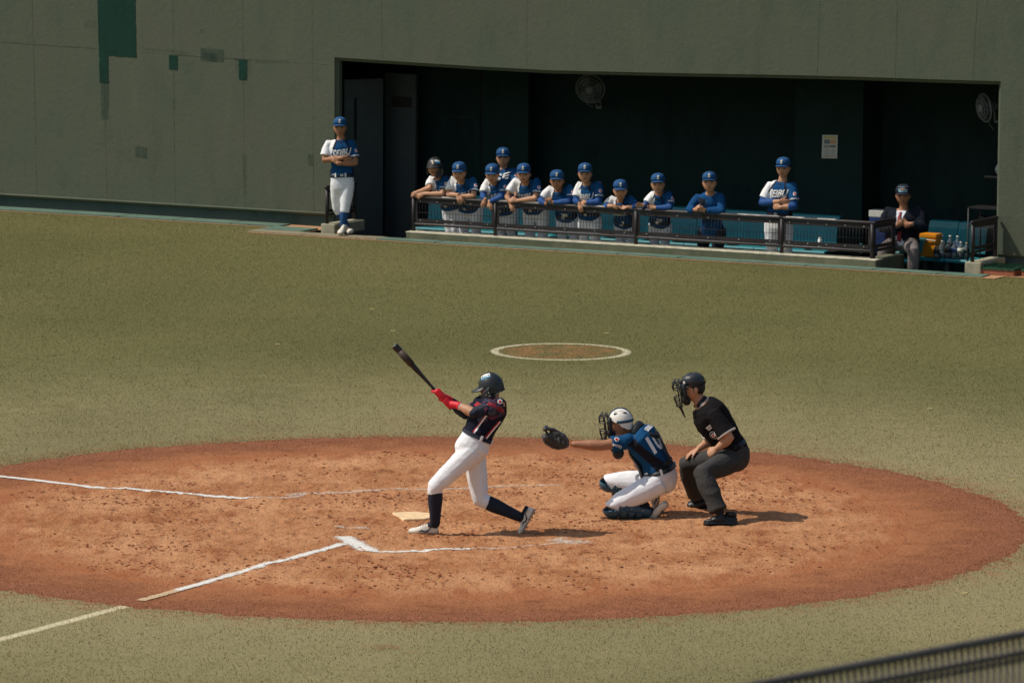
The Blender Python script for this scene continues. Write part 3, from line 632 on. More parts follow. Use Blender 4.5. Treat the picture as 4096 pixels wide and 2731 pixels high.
# poster
post = thing('notice_poster', 'white paper notice with small pictures taped to the dugout pillar', 'poster', onw(3320, 633, -1.69))
P0, P1, P2, P3 = onw(3290, 540, -1.69), onw(3351, 541, -1.69), onw(3349, 634, -1.69), onw(3287, 633, -1.69)
M('paper', (.62,.60,.52), .7, .05, 30); M('pp_orange', (.62,.34,.16), .7); M('pp_grey', (.20,.21,.22), .7, .4, 60); M('pp_yellow', (.55,.45,.18), .7); M('pp_text', (.36,.34,.30), .7, .3, 90); M('pp_red', (.45,.10,.08), .7)
def pq(u0, u1, v0, v1, k, name, mat):
    bi = lambda u, v: (P0*(1-u)+P1*u)*(1-v)+(P3*(1-u)+P2*u)*v + WN*k
    MB().plate([[bi(u0,v1), bi(u1,v1)], [bi(u0,v0), bi(u1,v0)]], -WN*.001).build(name, mat, post, False)
pq(0,1,0,1,.004,'sheet','paper')
for u0,u1,v0,v1,n_,m_ in [(.10,.92,.05,.16,'heading','pp_yellow'),(.12,.52,.20,.38,'picture','pp_grey'),(.56,.9,.2,.38,'picture','pp_orange'),(.10,.50,.43,.56,'picture','pp_text'),(.52,.88,.43,.54,'picture','pp_grey'),(.06,.94,.90,.93,'red_rule','pp_red')]: pq(u0,u1,v0,v1,.006,n_,m_)
for k in range(6): pq(.12,.50,.62+.045*k,.64+.045*k,.006,'text_line','pp_text'); pq(.56,.9,.62+.045*k,.64+.045*k,.006,'text_line','pp_text')

# ---- benches
M('bench_teal', (.012,.200,.235), .45, .12, 9, .1, 60); M('bench_leg', (.05,.06,.055), .6, .2)
def bench(name, label, ta, tb, n, zs, backz, legs):
    b = thing(name, label, 'bench', wpt(ta, n, FZ))
    w = .40
    prof = [(n+w,zs-.05),(n+w+.012,zs-.025),(n+w,zs-.002),(n+w*.5,zs-.012),(n,zs),(n,zs-.03),(n+w*.6,zs-.05)]
    L = (tb-ta)/legs
    for k in range(legs):
        a0, a1 = ta+k*L+.006, ta+(k+1)*L-.006
        MB().loft([np.array([wpt(t, p[0], p[1]) for p in prof]) for t in g(a0, a1, 3)]).build('seat', 'bench_teal', b, False)
        if backz:
            pb = [(n-.03,zs+.06),(n+.01,zs+.06),(n-.05,backz-.10),(n-.10,backz-.012),(n-.19,backz),(n-.20,backz-.03),(n-.12,backz-.06),(n-.08,backz-.14)]
            MB().loft([np.array([wpt(t, p[0], p[1]) for p in pb]) for t in g(a0, a1, 3)]).build('backrest', 'bench_teal', b, False)
    for k in range(legs+1):
        t = min(max(ta+k*L, ta+.12), tb-.12)
        MB().loft([np.array([wpt(t+dx, n+dn_, z) for dx, dn_ in ((-.03,.10+e),(.03,.10+e),(.03,.30+e),(-.03,.30+e))]) for z, e in ((FZ,.0),(FZ+.2,.02),(zs-.045,0))]).build('leg', 'bench_leg', b, False)
    return b
ZS = FZ+.43
bt0, bt1 = tz_(1690, 900, -.8), tz_(3330, 900, -.8)
bench('long_bench', 'long teal plastic bench with curved backrest behind the players', bt0, bt1, -.95, ZS, .50, 6)
bench('side_bench', 'teal bench holding the cooler and drink bottles at the right end of the dugout', tz_(3690, 900, -.8), tz_(3950, 900, -1.0), -.95, ZS, .52, 2)
bench('end_seat', 'teal bench seat under the man in the dark blazer', tz_(3560, 900, -.3), tz_(3672, 900, -.3), -.42, ZS, .30, 1)

# ================================================================== RAILINGS
M('rail_paint', (.022,.018,.019), .5, .3, 12, .15, 60, spec=.35); M('rail_bare', (.48,.45,.41), .4, .25, 20)
def railing(label, posts, top, low, cells, wear=()):
    """posts: list of base points; top / low: matching points of the rails; real tubes, angle frames and wire mesh"""
    r = thing('railing', label, 'railing', posts[0]); n = len(posts)
    for i in range(n): MB().tube([posts[i], top[i]-V(0,0,.015)], .028, 12, round_ends=False).build('post', 'rail_paint', r)
    for i in range(n-1):
        d = nrm(top[i+1]-top[i]); lat = nrm(np.cross(d, V(0,0,1)))
        MB().tube([top[i]-d*.03, top[i+1]+d*.03], .026, 12).build('top_rail', 'rail_paint', r)
        MB().tube([low[i], low[i+1]], .022, 10).build('lower_rail', 'rail_paint', r)
        a0, a1, b0, b1 = top[i]-V(0,0,.055)+d*.045, top[i+1]-V(0,0,.055)-d*.045, low[i]+V(0,0,.055)+d*.045, low[i+1]+V(0,0,.055)-d*.045
        fr = MB()
        for A, B in ((a0,a1),(b0,b1)): fr.box((A+B)/2, (B-A)/2, lat*.006, V(0,0,.026))
        for A, B in ((a0,b0),(a1,b1)): fr.box((A+B)/2, d*.018, lat*.0062, (A-B)/2)
        fr.build('panel_frame', 'rail_paint', r, False)
        wm = MB(); L = np.linalg.norm(a1-a0); m = max(2, int(L/cells))
        for k in range(1, m):
            u = k/m; wm.tube([a0+(a1-a0)*u, b0+(b1-b0)*u], .0035, 4, round_ends=False)
        wm.tube([(a0*.42+b0*.58), (a1*.42+b1*.58)], .003, 4, round_ends=False)
        wm.build('wire_mesh', 'rail_paint', r)['kind'] = 'stuff'
        bolts = MB()
        for u in g(.06,.94,5):
            for A, B in ((a0,a1),(b0,b1)): bolts.ell(A+(B-A)*u+lat*.012*(1 if lat@WN > 0 else -1), d*.008, lat*.006, V(0,0,.008), 8, 5)
        bolts.build('bolts', 'rail_bare', r)['kind'] = 'stuff'
    for i, u0, u1 in wear:                                   # bare metal where paint has worn off the top
        A, B = top[i], top[i+1]; d = nrm(B-A); pts = [A+(B-A)*u for u in g(u0,u1,7)]; lat = nrm(np.cross(d, V(0,0,1)))
        G = [[p + lat*.0272*math.sin(a)*(1 if abs(a) < .6 else 1+.0) + V(0,0,.0272*math.cos(a)) + d*.01*noise.noise((a*3, k, i)) for a in g(-.75+.3*noise.noise((k*1.3,i,.5)),.75+.3*noise.noise((k*1.9,i,2.5)),6)] for k, p in enumerate(pts)]
        MB().grid(G, True).build('worn_patch', 'rail_bare', r)
    return r
RN = .845
PX = [(1655,784,891,928),(1982,805,913,950),(2545,838.5,949,984),(3128,868,978,1013),(3490,883,1001,1035)]
posts = [V(*onw(x,b,RN)[:2], .128) for x,t,l,b in PX]
top = [onw(x,t+4,RN) for x,t,l,b in PX]; low = [onw(x,l+3,RN) for x,t,l,b in PX]
for L_ in (top, low):
    zz = np.polyfit(range(5), [p[2] for p in L_], 0)[0]
    for k in range(5): L_[k] = V(L_[k][0], L_[k][1], zz)
TOPZ, LOWZ = top[0][2], low[0][2]
for k in range(5): posts[k] = V(top[k][0], top[k][1], .128); low[k] = V(top[k][0], top[k][1], LOWZ)
RAIL = railing('long dark steel railing with wire mesh panels along the dugout front', posts, top, low, .05, [(0,.35,.62),(1,.02,.10),(1,.2,.42),(1,.62,.8),(2,.1,.2),(2,.35,.6),(2,.7,.98),(3,.05,.25),(3,.4,.6)])
e = -WN*.72
railing('short return railing at the right end of the long railing beside the seated man', [posts[4]+e*.06, posts[4]+e], [top[4]+e*.06, top[4]+e], [low[4]+e*.06, low[4]+e], .05)
pA = V(*onw(1308,912,.88)[:2], .16); pB = pA-WN*.80
railing('short railing panel behind the legs of the man at the entrance', [pA, pB], [V(*pA[:2],.70), V(*pB[:2],.70)], [V(*pA[:2],.29), V(*pB[:2],.29)], .05)
pA = V(*onw(3889,1058,.88)[:2], .17); pB = pA-WN*.80
railing('short railing panel at the far right beside the wall', [pA, pB], [V(*pA[:2],.72), V(*pB[:2],.72)], [V(*pA[:2],.30), V(*pB[:2],.30)], .05)

# ================================================================== PEOPLE
def T3(r, f, u, o):                                             # head/any local frame -> world
    B = np.array([r, f, u]); return lambda p: np.asarray(p, float)@B + o

def head_local(nu=36, nv=26):
    rings = []
    for j in range(1, nv):
        th = math.pi*j/nv; sz = -math.cos(th); ring_ = []
        for i in range(nu):
            a = 2*math.pi*i/nu; sx, sy = math.sin(th)*math.cos(a), math.sin(th)*math.sin(a)
            z = .118*sz; x = .082*sx; y = .094*sy
            if sz < 0: x *= 1-.24*(-sz)**2.0
            if sy > 0: y = .086*(abs(sy)**.85)*(1 if sz > -.3 else 1+.06*(-sz-.3))
            if sz < -.15 and sy < 0: y *= 1-.45*(-sz-.15)
            if sy > .1:
                gx = math.exp(-(x/.013)**2)
                if -.045 < z < .03: y += gx*.023*max(0, min(1, (.03-z)/.055))*(1 if z > -.028 else max(0, 1-(-.028-z)/.017))
                y += .006*math.exp(-((z-.024)/.010)**2)*math.exp(-(x/.05)**2)
                y -= .010*math.exp(-((abs(x)-.031)/.014)**2-((z-.004)/.011)**2)
                y += .006*math.exp(-((z+.060)/.011)**2)*math.exp(-(x/.022)**2)
                y += .008*math.exp(-((z+.099)/.014)**2)*math.exp(-(x/.022)**2)
                y += .004*math.exp(-((abs(x)-.042)/.016)**2-((z+.022)/.018)**2)
            ring_.append((x, y, z))
        rings.append(np.array(ring_))
    return rings

def hand(mb, wr, d, pn, th, k=1., curl=.35, spread=.10):
    """palm + five fingers. d: direction, pn: palm normal, th: towards the thumb"""
    d = nrm(d); pn = nrm(pn-d*(pn@d)); th = nrm(th-d*(th@d)-pn*(th@pn))
    mb.tube([wr-d*.02*k, wr+d*.03*k, wr+d*.065*k, wr+d*.09*k], [(.026*k,.019*k),(.036*k,.016*k),(.041*k,.0155*k),(.039*k,.013*k)], 10, ref=th)
    for i, (off, ln, r) in enumerate([(.030,.072,.0088),(.010,.080,.0092),(-.010,.074,.0088),(-.029,.058,.0078)]):
        b = wr+d*.085*k+th*off*k; dd = nrm(d+th*spread*(1.2-.8*i)); pts = [b]; ang = curl*.8
        for s in (.45,.30,.25):
            dd = nrm(dd*math.cos(ang)+pn*math.sin(ang)); pts.append(pts[-1]+dd*ln*s*k); ang = curl*1.05
        mb.tube(pts, [r*k, r*.98*k, r*.9*k, r*.75*k], 8, ref=th)
    b = wr+d*.025*k+th*.028*k; pts = [b]; dd = nrm(d*.75+th*.6+pn*.25)
    for s, tn in ((.038,0),(.030,.5),(.024,.5)):
        dd = nrm(dd+pn*tn*curl+d*.25); pts.append(pts[-1]+dd*s*k)
    mb.tube(pts, [.0125*k,.011*k,.010*k,.008*k], 8, ref=pn)

TORSO = [(-.20,.095,.085,0),(-.08,.150,.110,0),(.04,.166,.118,-.008),(.18,.158,.108,-.004),(.36,.140,.098,0),(.52,.150,.106,.004),(.70,.166,.116,.006),(.84,.172,.110,0),(.94,.140,.085,-.008),(1.01,.080,.066,-.012)]
def torso_rings(P, lo, hi, infl, k, n=20, boxy=.8, wk=1.):
    rings = []; S = [r for r in TORSO if lo-.001 <= r[0] <= hi+.001]
    def interp(s):
        for a, b in zip(TORSO[:-1], TORSO[1:]):
            if a[0] <= s <= b[0]:
                t = (s-a[0])/(b[0]-a[0]); return [a[i]*(1-t)+b[i]*t for i in range(4)]
        return TORSO[-1]
    ss = sorted(set([lo, hi]+[r[0] for r in S]))
    for s in ss:
        _, w, d, o = interp(s); c, r, u, f = P.frame(s)
        a = np.linspace(0, 2*np.pi, n, endpoint=False); ca, sa = np.cos(a), np.sin(a)
        x = np.sign(ca)*np.abs(ca)**boxy; y = np.sign(sa)*np.abs(sa)**boxy
        rings.append(c + f*o*k + np.outer(x*(w*k*wk+infl), r) + np.outer(y*(d*k*P.dk+infl), f))
    return rings

class Person:
    def __init__(s, label, base, J, k=1., hk=1., group=None, vox=.010, face=None, hup=None, skin='skin', seed=1, mid=None, wk=1., armk=1., dk=1.):
        s.dk = dk; s.root = thing('person', label, 'person', base, group); s.J = {a: np.asarray(b, float) for a, b in J.items()}; s.k, s.hk, s.vox, s.skin, s.seed, s.mid, s.wk, s.armk = k, hk, vox, skin, seed, mid, wk, armk
        j = s.J
        if 'pel' not in j: j['pel'] = (j['hipR']+j['hipL'])/2
        s.rh = nrm(j['hipR']-j['hipL']); s.rs = nrm(j['shR']-j['shL'])
        s.F = nrm(face); u = hup if hup is not None else V(0,0,1); s.Uh = nrm(u - s.F*(u@s.F)); s.Rh = np.cross(s.F, s.Uh)
        s.H = T3(s.Rh*hk, s.F*hk, s.Uh*hk, j['head'])
    def spine(s, t):
        a, c = s.J['pel'], s.J['neck']; b = s.mid if s.mid is not None else (a+c)/2
        q = 2*b-.5*(a+c); return a*(1-t)**2 + 2*q*t*(1-t) + c*t*t
    def frame(s, t):
        c = s.spine(t); u = nrm(s.spine(t+.05)-s.spine(t-.05)); w = min(1, max(0, t/.85)); r = nrm(s.rh*(1-w)+s.rs*w); r = nrm(r-u*(r@u)); return c, r, u, np.cross(u, r)
    def arm(s, S, a=0., b=1.):
        """points along the arm: shoulder 0, elbow .5, wrist 1"""
        sh, el, wr = s.J['sh'+S], s.J['el'+S], s.J['wr'+S]
        f = lambda t: sh+(el-sh)*t*2 if t <= .5 else el+(wr-el)*(t-.5)*2
        return [f(t) for t in sorted(set([a, b]+[x for x in (.12,.25,.42,.5,.58,.7,.85) if a < x < b]))], sorted(set([a, b]+[x for x in (.12,.25,.42,.5,.58,.7,.85) if a < x < b]))
    def arm_r(s, t):
        xs = [0,.25,.45,.55,.68,.85,1]; rs = [.056,.050,.043,.044,.047,.034,.028]; return float(np.interp(t, xs, rs))*s.k*s.armk
    def leg_pts(s, S, a=0., b=1.):
        hp, kn, an = s.J['hip'+S], s.J['kn'+S], s.J['an'+S]; f = lambda t: hp+(kn-hp)*t*2 if t <= .5 else kn+(an-kn)*(t-.5)*2
        ts = sorted(set([a, b]+[x for x in (.1,.25,.42,.5,.58,.68,.85) if a < x < b])); return [f(t) for t in ts], ts
    def leg_r(s, t):
        xs = [0,.2,.45,.5,.56,.68,.85,1]; rs = [.096,.090,.067,.064,.060,.061,.046,.037]; return float(np.interp(t, xs, rs))*s.k
    # ---- body
    def body(s, hands='RL', curl=(.4,.4), palm=None, ears=True, extra=None):
        mb = MB(); k = s.k; j = s.J
        if extra is not None: mb.add(extra.v, extra.f)
        mb.loft(torso_rings(s, -.20, 1.01, -.012, k, wk=s.wk))
        nb = s.spine(1.0); mb.tube([s.spine(.92), nb+(j['head']-nb)*.25, j['head']-s.Uh*.05*s.hk-s.F*.022], [.066*k,.056*k,.051*k], 12)
        for S in 'RL':
            p, t = s.arm(S); mb.tube([s.spine(.88)+(j['sh'+S]-s.spine(.88))*.5]+p, [.05*k]+[s.arm_r(x) for x in t], 12)
            p, t = s.leg_pts(S); mb.tube(p, [s.leg_r(x)-.006 for x in t], 12)
            an, to = j['an'+S], j['to'+S]; mb.tube([an, an+(to-an)*.22], [.030*k,.022*k], 10)
            if S in hands:
                d = j['hn'+S]-j['wr'+S]; pn, th = (palm or {}).get(S, (V(0,.3,-1), V(0,0,1)))
                hand(mb, j['wr'+S], d, pn, th, k*.98, curl[0 if S == 'R' else 1])
        hm = MB(); hm.loft([s.H(r) for r in head_local()])
        if ears:
            for sx in (-1,1): hm.ell(s.H((sx*.084,-.010,-.004)), s.Rh*.008, s.F*.019, s.Uh*.031, 10, 7)
        mb.add(hm.v, hm.f)
        v, f = remesh(mb, s.vox, 3, .45)
        s.obody = mkobj('body', v, f, s.skin, s.root)
        hb = hm.bvh()
        def cast(x, z):
            h = hb.ray_cast(Vector(s.H((x,.3,z))), Vector(-s.F)); return np.array(h[0]) if h[0] is not None else s.H((x,.09,z))
        hk = s.hk
        for sx in (-1,1):
            MB().ell(cast(sx*.031,.002)+s.F*.001, s.Rh*.017*hk, s.F*.006, s.Uh*.0085*hk, 10, 6).build('eye', 'eye', s.obody)
            MB().tube([cast(sx*.014,.022)+s.F*.003, cast(sx*.032,.027)+s.F*.003, cast(sx*.050,.021)+s.F*.003], .0062*hk, 6).build('eyebrow', 'hair', s.obody)
        MB().tube([cast(-.022,-.061), cast(0,-.058)+s.F*.001, cast(.022,-.061)], [.004*hk,.0075*hk,.004*hk], 6).build('lips', 'lip', s.obody)
        return s
    def hair(s, full=False):
        rings = []
        for jv in range(1, 12):
            th = math.pi*jv/12; r = []
            for i in range(24):
                a = 2*math.pi*i/24; x, y, z = .0865*math.sin(th)*math.cos(a), .098*math.sin(th)*math.sin(a)-.010, -.115*math.cos(th)+.008
                if y > .028 and z < .055: y = .028+(y-.028)*.2; x *= .93
                if z < -.035: x *= .90; y = y*.93
                r.append((x,y,max(z,-.062)))
            rings.append(s.H(np.array(r)))
        MB().loft(rings).build('hair', 'hair', s.root); return s
    # ---- cloth
    def cloth(s, name, mb, mat, amp=.006, freq=9., stretch=(1,1,1), col=None, sm=5, vox=None):
        v, f = remesh(mb, vox or s.vox, sm, .5)
        if amp: v = wrinkle(v, f, amp, freq, s.seed+len(name), stretch); v = wrinkle(v, f, amp*.22, freq*2.6, s.seed+2, stretch)
        c = col(v) if col else None
        o = mkobj(name, v, f, mat, s.root, True, c); s.bv = BVHTree.FromPolygons([tuple(p) for p in v], f); return o
    def jersey(s, col, sleeve=.36, lo=.02, infl=.016, flare=.013, amp=.006, name='jersey', mat='cloth', hi=.985, blouse=.02):
        mb = MB(); k = s.k; R = torso_rings(s, lo, hi, infl, k, wk=s.wk)
        mb.loft(R)
        if blouse:                                             # cloth hangs a little over the belt
            c, r, u, f = s.frame(lo+.10); mb.loft([s.frame(lo+d)[0]+np.outer(np.cos(a_)*w, r)+np.outer(np.sin(a_)*dd, f) for d, w, dd in ((.0,.150*k*s.wk,.108*k),(.06,.168*k*s.wk+blouse,.120*k+blouse),(.2,.155*k*s.wk+blouse*.6,.108*k+blouse*.7)) for a_ in [np.linspace(0,2*np.pi,18,endpoint=False)]])
        for S in 'RL':
            p, t = s.arm(S, 0, sleeve); a = s.spine(.87)+(s.J['sh'+S]-s.spine(.87))*.35
            mb.tube([a]+p, [.062*k]+[s.arm_r(x)+infl*.8+flare*max(0,x-.1)/max(.05,sleeve-.1)*(1 if sleeve < .5 else .25) for x in t], 14, round_ends=False)
        return s.cloth(name, mb, mat, amp, 8, col=col, vox=s.vox*1.1)
    def undersleeves(s, mat='undersleeve', a=.30, b=.97, which='RL', infl=.008):
        for S in which:
            p, t = s.arm(S, a, b); mb = MB().tube(p, [s.arm_r(x)+infl for x in t], 12, round_ends=False)
            s.cloth('undersleeve', mb, mat, .005, 16, vox=s.vox*1.2)
        return s
    def trousers(s, mat='white_cloth', end=.60, infl=.014, flare=0., amp=.007, top=.26, name='trousers', col=None, seat=.0):
        mb = MB(); k = s.k; mb.loft(torso_rings(s, -.20, top, infl*.7, k, wk=s.wk))
        if seat:
            c, r, u, f = s.frame(-.02); mb.ell(c-f*seat, r*.165*k, f*.13*k, u*.14*k)
        for S in 'RL':
            p, t = s.leg_pts(S, 0, end); mb.tube([s.J['pel']+(s.J['hip'+S]-s.J['pel'])*.6+V(0,0,.02)]+p, [.09*k]+[s.leg_r(x)+infl*(1 if x < .5 else .9)+flare*max(0,(x-.42)/.58) for x in t], 14, round_ends=(end < .8))
        return s.cloth(name, mb, mat, amp, 4.5, (1.,1.,1.7), col=col, vox=s.vox*1.45)
    def belt(s, mat='black_leather', t=.24, infl=.024, loops=None):
        R = []
        for d in (-.032, .032):
            for e in ((0,) if True else ()): R.append(torso_rings(s, t+d, t+d, infl, s.k, 28, wk=s.wk)[0])
        Ri = [torso_rings(s, t+d, t+d, infl-.012, s.k, 28, wk=s.wk)[0] for d in (.032,-.032)]
        o = MB().loft([R[0], R[1], Ri[0], Ri[1], R[0]], cap=False).build('belt', mat, s.root)
        c, r, u, f = s.frame(t)
        MB().box(c+f*(.106*s.k+infl), r*.022, f*.006, u*.018).build('buckle', 'rail_bare', o, False)
        if loops:
            for a in loops:
                ring_ = torso_rings(s, t, t, infl+.004, s.k, 28, wk=s.wk)[0]; i = int(a*28) % 28; p = ring_[i]; q_ = nrm(p-c); sd_ = nrm(np.cross(u, q_))
                MB().box(p-q_*.002, sd_*.011, q_*.0035, u*.030*s.k).build('belt_loop', loops[a], s.root, False)
        return s
    def sock(s, mat, a=.54, b=1., infl=.005):
        for S in 'RL':
            p, t = s.leg_pts(S, a, b); MB().tube(p, [s.leg_r(x)+infl for x in t], 16).build('sock', mat, s.root)
        return s
    def shoes(s, mat='shoe_white', sole='sole', stripe=None, k=None, cleats=True, collar=None):
        k = (k or s.k)
        for S in 'RL':
            an, to = s.J['an'+S], s.J['to'+S]; heel = s.J.get('he'+S)
            fwd = nrm(to-(heel if heel is not None else V(an[0],an[1],to[2]))); up = s.J['kn'+S]-an; up = s.J.get('fu'+S, up); up = nrm(up-fwd*(up@fwd)); sd_ = np.cross(fwd, up)
            h0 = to - fwd*.268*k                             # back of the heel on the sole plane
            rings = []
            for x, w, h, b in [(.0,.020,.045,.012),(.012,.030,.075,.004),(.05,.036,.092,.0),(.10,.036,.090,.0),(.15,.040,.066,0),(.20,.046,.048,0),(.24,.040,.040,.004),(.258,.028,.030,.007),(.268,.012,.018,.010)]:
                a = np.linspace(0, 2*np.pi, 16, endpoint=False); ca, sa = np.cos(a), np.sin(a); yy = np.sign(ca)*np.abs(ca)**.75*w*k; zz_ = np.where(sa > 0, sa**.9*(h-b-.012)*.85+.012, sa*.012)+b+.012
                rings.append(h0+fwd*x*k+np.outer(yy*np.where(sa > .4, .82, 1), sd_)+np.outer(zz_*k, up))
            sh = MB().loft(rings).build('shoe', mat, s.root)
            so_ = []
            for x, w in [(-.004,.018),(.012,.033),(.06,.037),(.12,.034),(.19,.047),(.235,.043),(.262,.026),(.272,.010)]:
                so_.append(np.array([h0+fwd*x*k+sd_*w*k*1.03*sg+up*z for sg, z in ((-1,.0),(-1,.020*k),(1,.020*k),(1,.0))]))
            MB().loft(so_).build('sole', sole, sh, False)
            if cleats:
                mbc = MB()
                for x, y in [(.03,.018),(.03,-.018),(.07,.02),(.07,-.02),(.17,.03),(.17,-.03),(.21,.03),(.21,-.03),(.245,0)]: mbc.tube([h0+fwd*x*k+sd_*y*k, h0+fwd*x*k+sd_*y*k-up*.012], [.007,.004], 6, round_ends=False)
                mbc.build('cleats', sole, sh)['kind'] = 'stuff'
            if collar: MB().tube([h0+fwd*.052*k+up*(.072+.01*i)*k for i in range(4)], [(.043*k,.050*k),(.043*k,.050*k),(.041*k,.047*k),(.039*k,.045*k)], 14, ref=sd_, round_ends=False).build('collar', collar, sh)
            if stripe:
                for sg in (-1,1):
                    pts = [h0+fwd*x*k+sd_*sg*w*k+up*z*k for x, w, z in ((.075,.0375,.062),(.10,.040,.036),(.125,.0415,.030),(.15,.042,.046),(.175,.044,.036))]
                    MB().tube(pts, [.004,.007,.006,.006,.003], 6).build('side_stripe', stripe, sh)
                lc = MB()
                for x, z in ((.12,.088),(.135,.080),(.15,.073),(.165,.066)): lc.tube([h0+fwd*x*k+sd_*.022*k+up*(z-.004)*k, h0+fwd*(x+.004)*k+up*(z+.004)*k, h0+fwd*x*k-sd_*.022*k+up*(z-.004)*k], .0032, 5)
                lc.build('laces', 'white_print', sh)
        return s
    # ---- headgear
    def cap(s, mat='blue_cap', emblem='S', emat='cream_print', front=None, visor_mat=None):
        rings = []
        n = 28
        for j in range(1, 12):
            th = (math.pi/2)*j/11; a = np.linspace(0, 2*np.pi, n, endpoint=False); z0 = .044
            rr = math.sin(th)**.85; zz_ = math.cos(th)**.72*.098
            r = np.stack([.0915*rr*np.cos(a), (.104*rr)*np.sin(a)-.006, z0+zz_+.012*np.maximum(0,np.sin(a))*rr**3*(1 if j < 11 else .2) - .012*np.maximum(0,-np.sin(a))*rr**4], 1); rings.append(s.H(r))
        mb = MB().loft(rings, cap=True); c = mb.build('cap', mat, s.root)
        if front:
            pass
        MB().ell(s.H((0,-.006,.145)), s.Rh*.007, s.F*.007, s.Uh*.005, 8, 5).build('button', mat, c)
        G = []
        for i in range(13):
            a = math.radians(-66+132*i/12); x0, y0 = .0905*math.sin(a), .105*math.cos(a)-.008; row = []
            for q_ in range(5):
                t = q_/4; ext = .066*math.cos(a*1.05)**.7 if math.cos(a*1.05) > 0 else 0
                x = x0*(1+.02*t); y = y0+ext*t; row.append(s.H((x, y, .049-.008*t-1.9*x*x)))
            G.append(row)
        MB().plate(G, -s.Uh*.006).build('visor', visor_mat or mat, c)
        bv = mb.bvh()
        if emblem:
            v, f = text_mesh(emblem, .068*s.hk, .05, .0022)
            project(v*V(.85,1.,1), f, bv, s.H((0,.10,.090)), s.F*.95+s.Uh*.25, s.Uh, 'emblem', emat, c, .0035, .10)
        s.capbv = bv; s.capo = c
        # stitched eyelets / panel seams
        for a in (35, 145, -90):
            pts = [s.H((.0902*math.sin(t)**.85*math.cos(math.radians(a)), .1045*math.sin(t)**.85*math.sin(math.radians(a))-.006, .0445+math.cos(t)**.72*.098+.012*max(0,math.sin(math.radians(a)))*math.sin(t)**2.5)) for t in g(.12,1.45,8)]
            MB().tube(pts, .0016, 4).build('panel_seam', 'navy', c)
        return s
    def helmet(s, mat, flaps='RL', guard=None, emblem=None, brim=True):
        n = 40; G = []; Gi = []
        def zb(a):
            sd_ = abs(math.cos(a)); fr = math.sin(a)
            side = 'R' if math.cos(a) > 0 else 'L'
            b = .030 if fr > .62 else (-.055 if fr < -.5 else None)
            if b is None:
                if fr <= .62 and fr > .05: t = (.62-fr)/.57; b = .030*(1-t)+(-.095 if side in flaps else -.005)*t if t < 1 else -.095
                else: t = (fr+.5)/.55; b = -.055*(1-t)+(-.095 if side in flaps else -.02)*t
            return b
        for i in range(n+1):
            a = 2*math.pi*i/n; lo = zb(a); row = []; rowi = []
            for j in range(15):
                t = j/14; zt = .135; z = zt*(1-t**2.0)+lo*t**2.0; e = max(0, min(1, (z-.0)/.135)); rr = math.sqrt(max(0, 1-e**2.3)) if z > 0 else 1.-.6*(-z)
                if j == 0: rr = 0.02
                row.append(s.H((.100*rr*math.cos(a), .115*rr*math.sin(a)-.010, z))); rowi.append(s.H((.094*rr*math.cos(a), .109*rr*math.sin(a)-.010, z-.006*(1-t))))
            G.append(row); Gi.append(rowi)
        G = np.array(G); Gi = np.array(Gi); mb = MB().grid(G, False); mb.grid(Gi, True)
        mb.grid(np.stack([G[:,-1], Gi[:,-1]]), False)
        h = mb.build('helmet', mat, s.root)
        V_ = []
        for i in range(13):
            a = math.radians(-62+124*i/12); x0, y0 = .100*math.sin(a), .115*math.cos(a)-.012; V_.append([s.H((x0*(1+.01*t), y0+.082*max(0,math.cos(a*1.1))**.8*t, .036-.022*t-1.3*x0*x0)) for t in g(0,1,5)])
        if brim: MB().plate(V_, -s.Uh*.006).build('brim', mat, h)
        rim = [s.H((.1005*math.cos(a)*1.0, .1155*math.sin(a)-.010, zb(a)+.004)) for a in np.linspace(0, 2*np.pi, 60, endpoint=False)]
        MB().tube(rim, .0045, 6, closed=True).build('rim', mat, h)
        for sg, S in ((1,'R'),(-1,'L')):
            if S not in flaps: continue
            MB().ell(s.H((sg*.101,-.005,-.045)), s.Rh*.006, s.F*.017, s.Uh*.017, 12, 6).build('ear_hole', 'dark_slot', h)
        # raised vents
        for x in (-.045, 0, .045):
            MB().tube([s.H((x*1.0, .045-.06*0, .132-abs(x)*.35)), s.H((x*1.05,-.02,.139-abs(x)*.45)), s.H((x*1.0,-.075,.115-abs(x)*.4))], [.004,.008,.004], 8).build('vent_ridge', mat, h)
        if guard:
            sg = 1 if guard == 'R' else -1; GG = []
            for i in range(10):
                t = i/9; a = math.radians(2+64*t); row = []
                zc = -.036-.056*t; hw = .060*(1-t)+.044*t
                for q_ in range(6):
                    z = zc+hw*(1-2*q_/5); row.append(s.H((sg*.111*math.cos(a)*(1-.04*t), .128*math.sin(a)-.004, z)))
                GG.append(row)
            MB().plate(GG, s.Rh*sg*.005).build('jaw_guard', mat, h)
            for t, z in ((.05,-.03),(.05,-.06),(.3,-.045)):
                a = math.radians(8+56*t); MB().ell(s.H((sg*.117*math.cos(a), .130*math.sin(a)-.004, z)), s.Rh*.004, s.F*.005, s.Uh*.005, 8, 5).build('screw', 'rail_bare', h)
        bv = BVHTree.FromPolygons([tuple(p) for p in G.reshape(-1,3)], MB().grid(G).f)
        if emblem:
            v, f = text_mesh(emblem, .06*s.hk, .05, .002); project(v*V(.85,1,1), f, bv, s.H((0,.11,.075)), s.F+s.Uh*.3, s.Uh, 'emblem', 'cream_print', h, .004, .1)
        s.hbv, s.helm = bv, h; return s
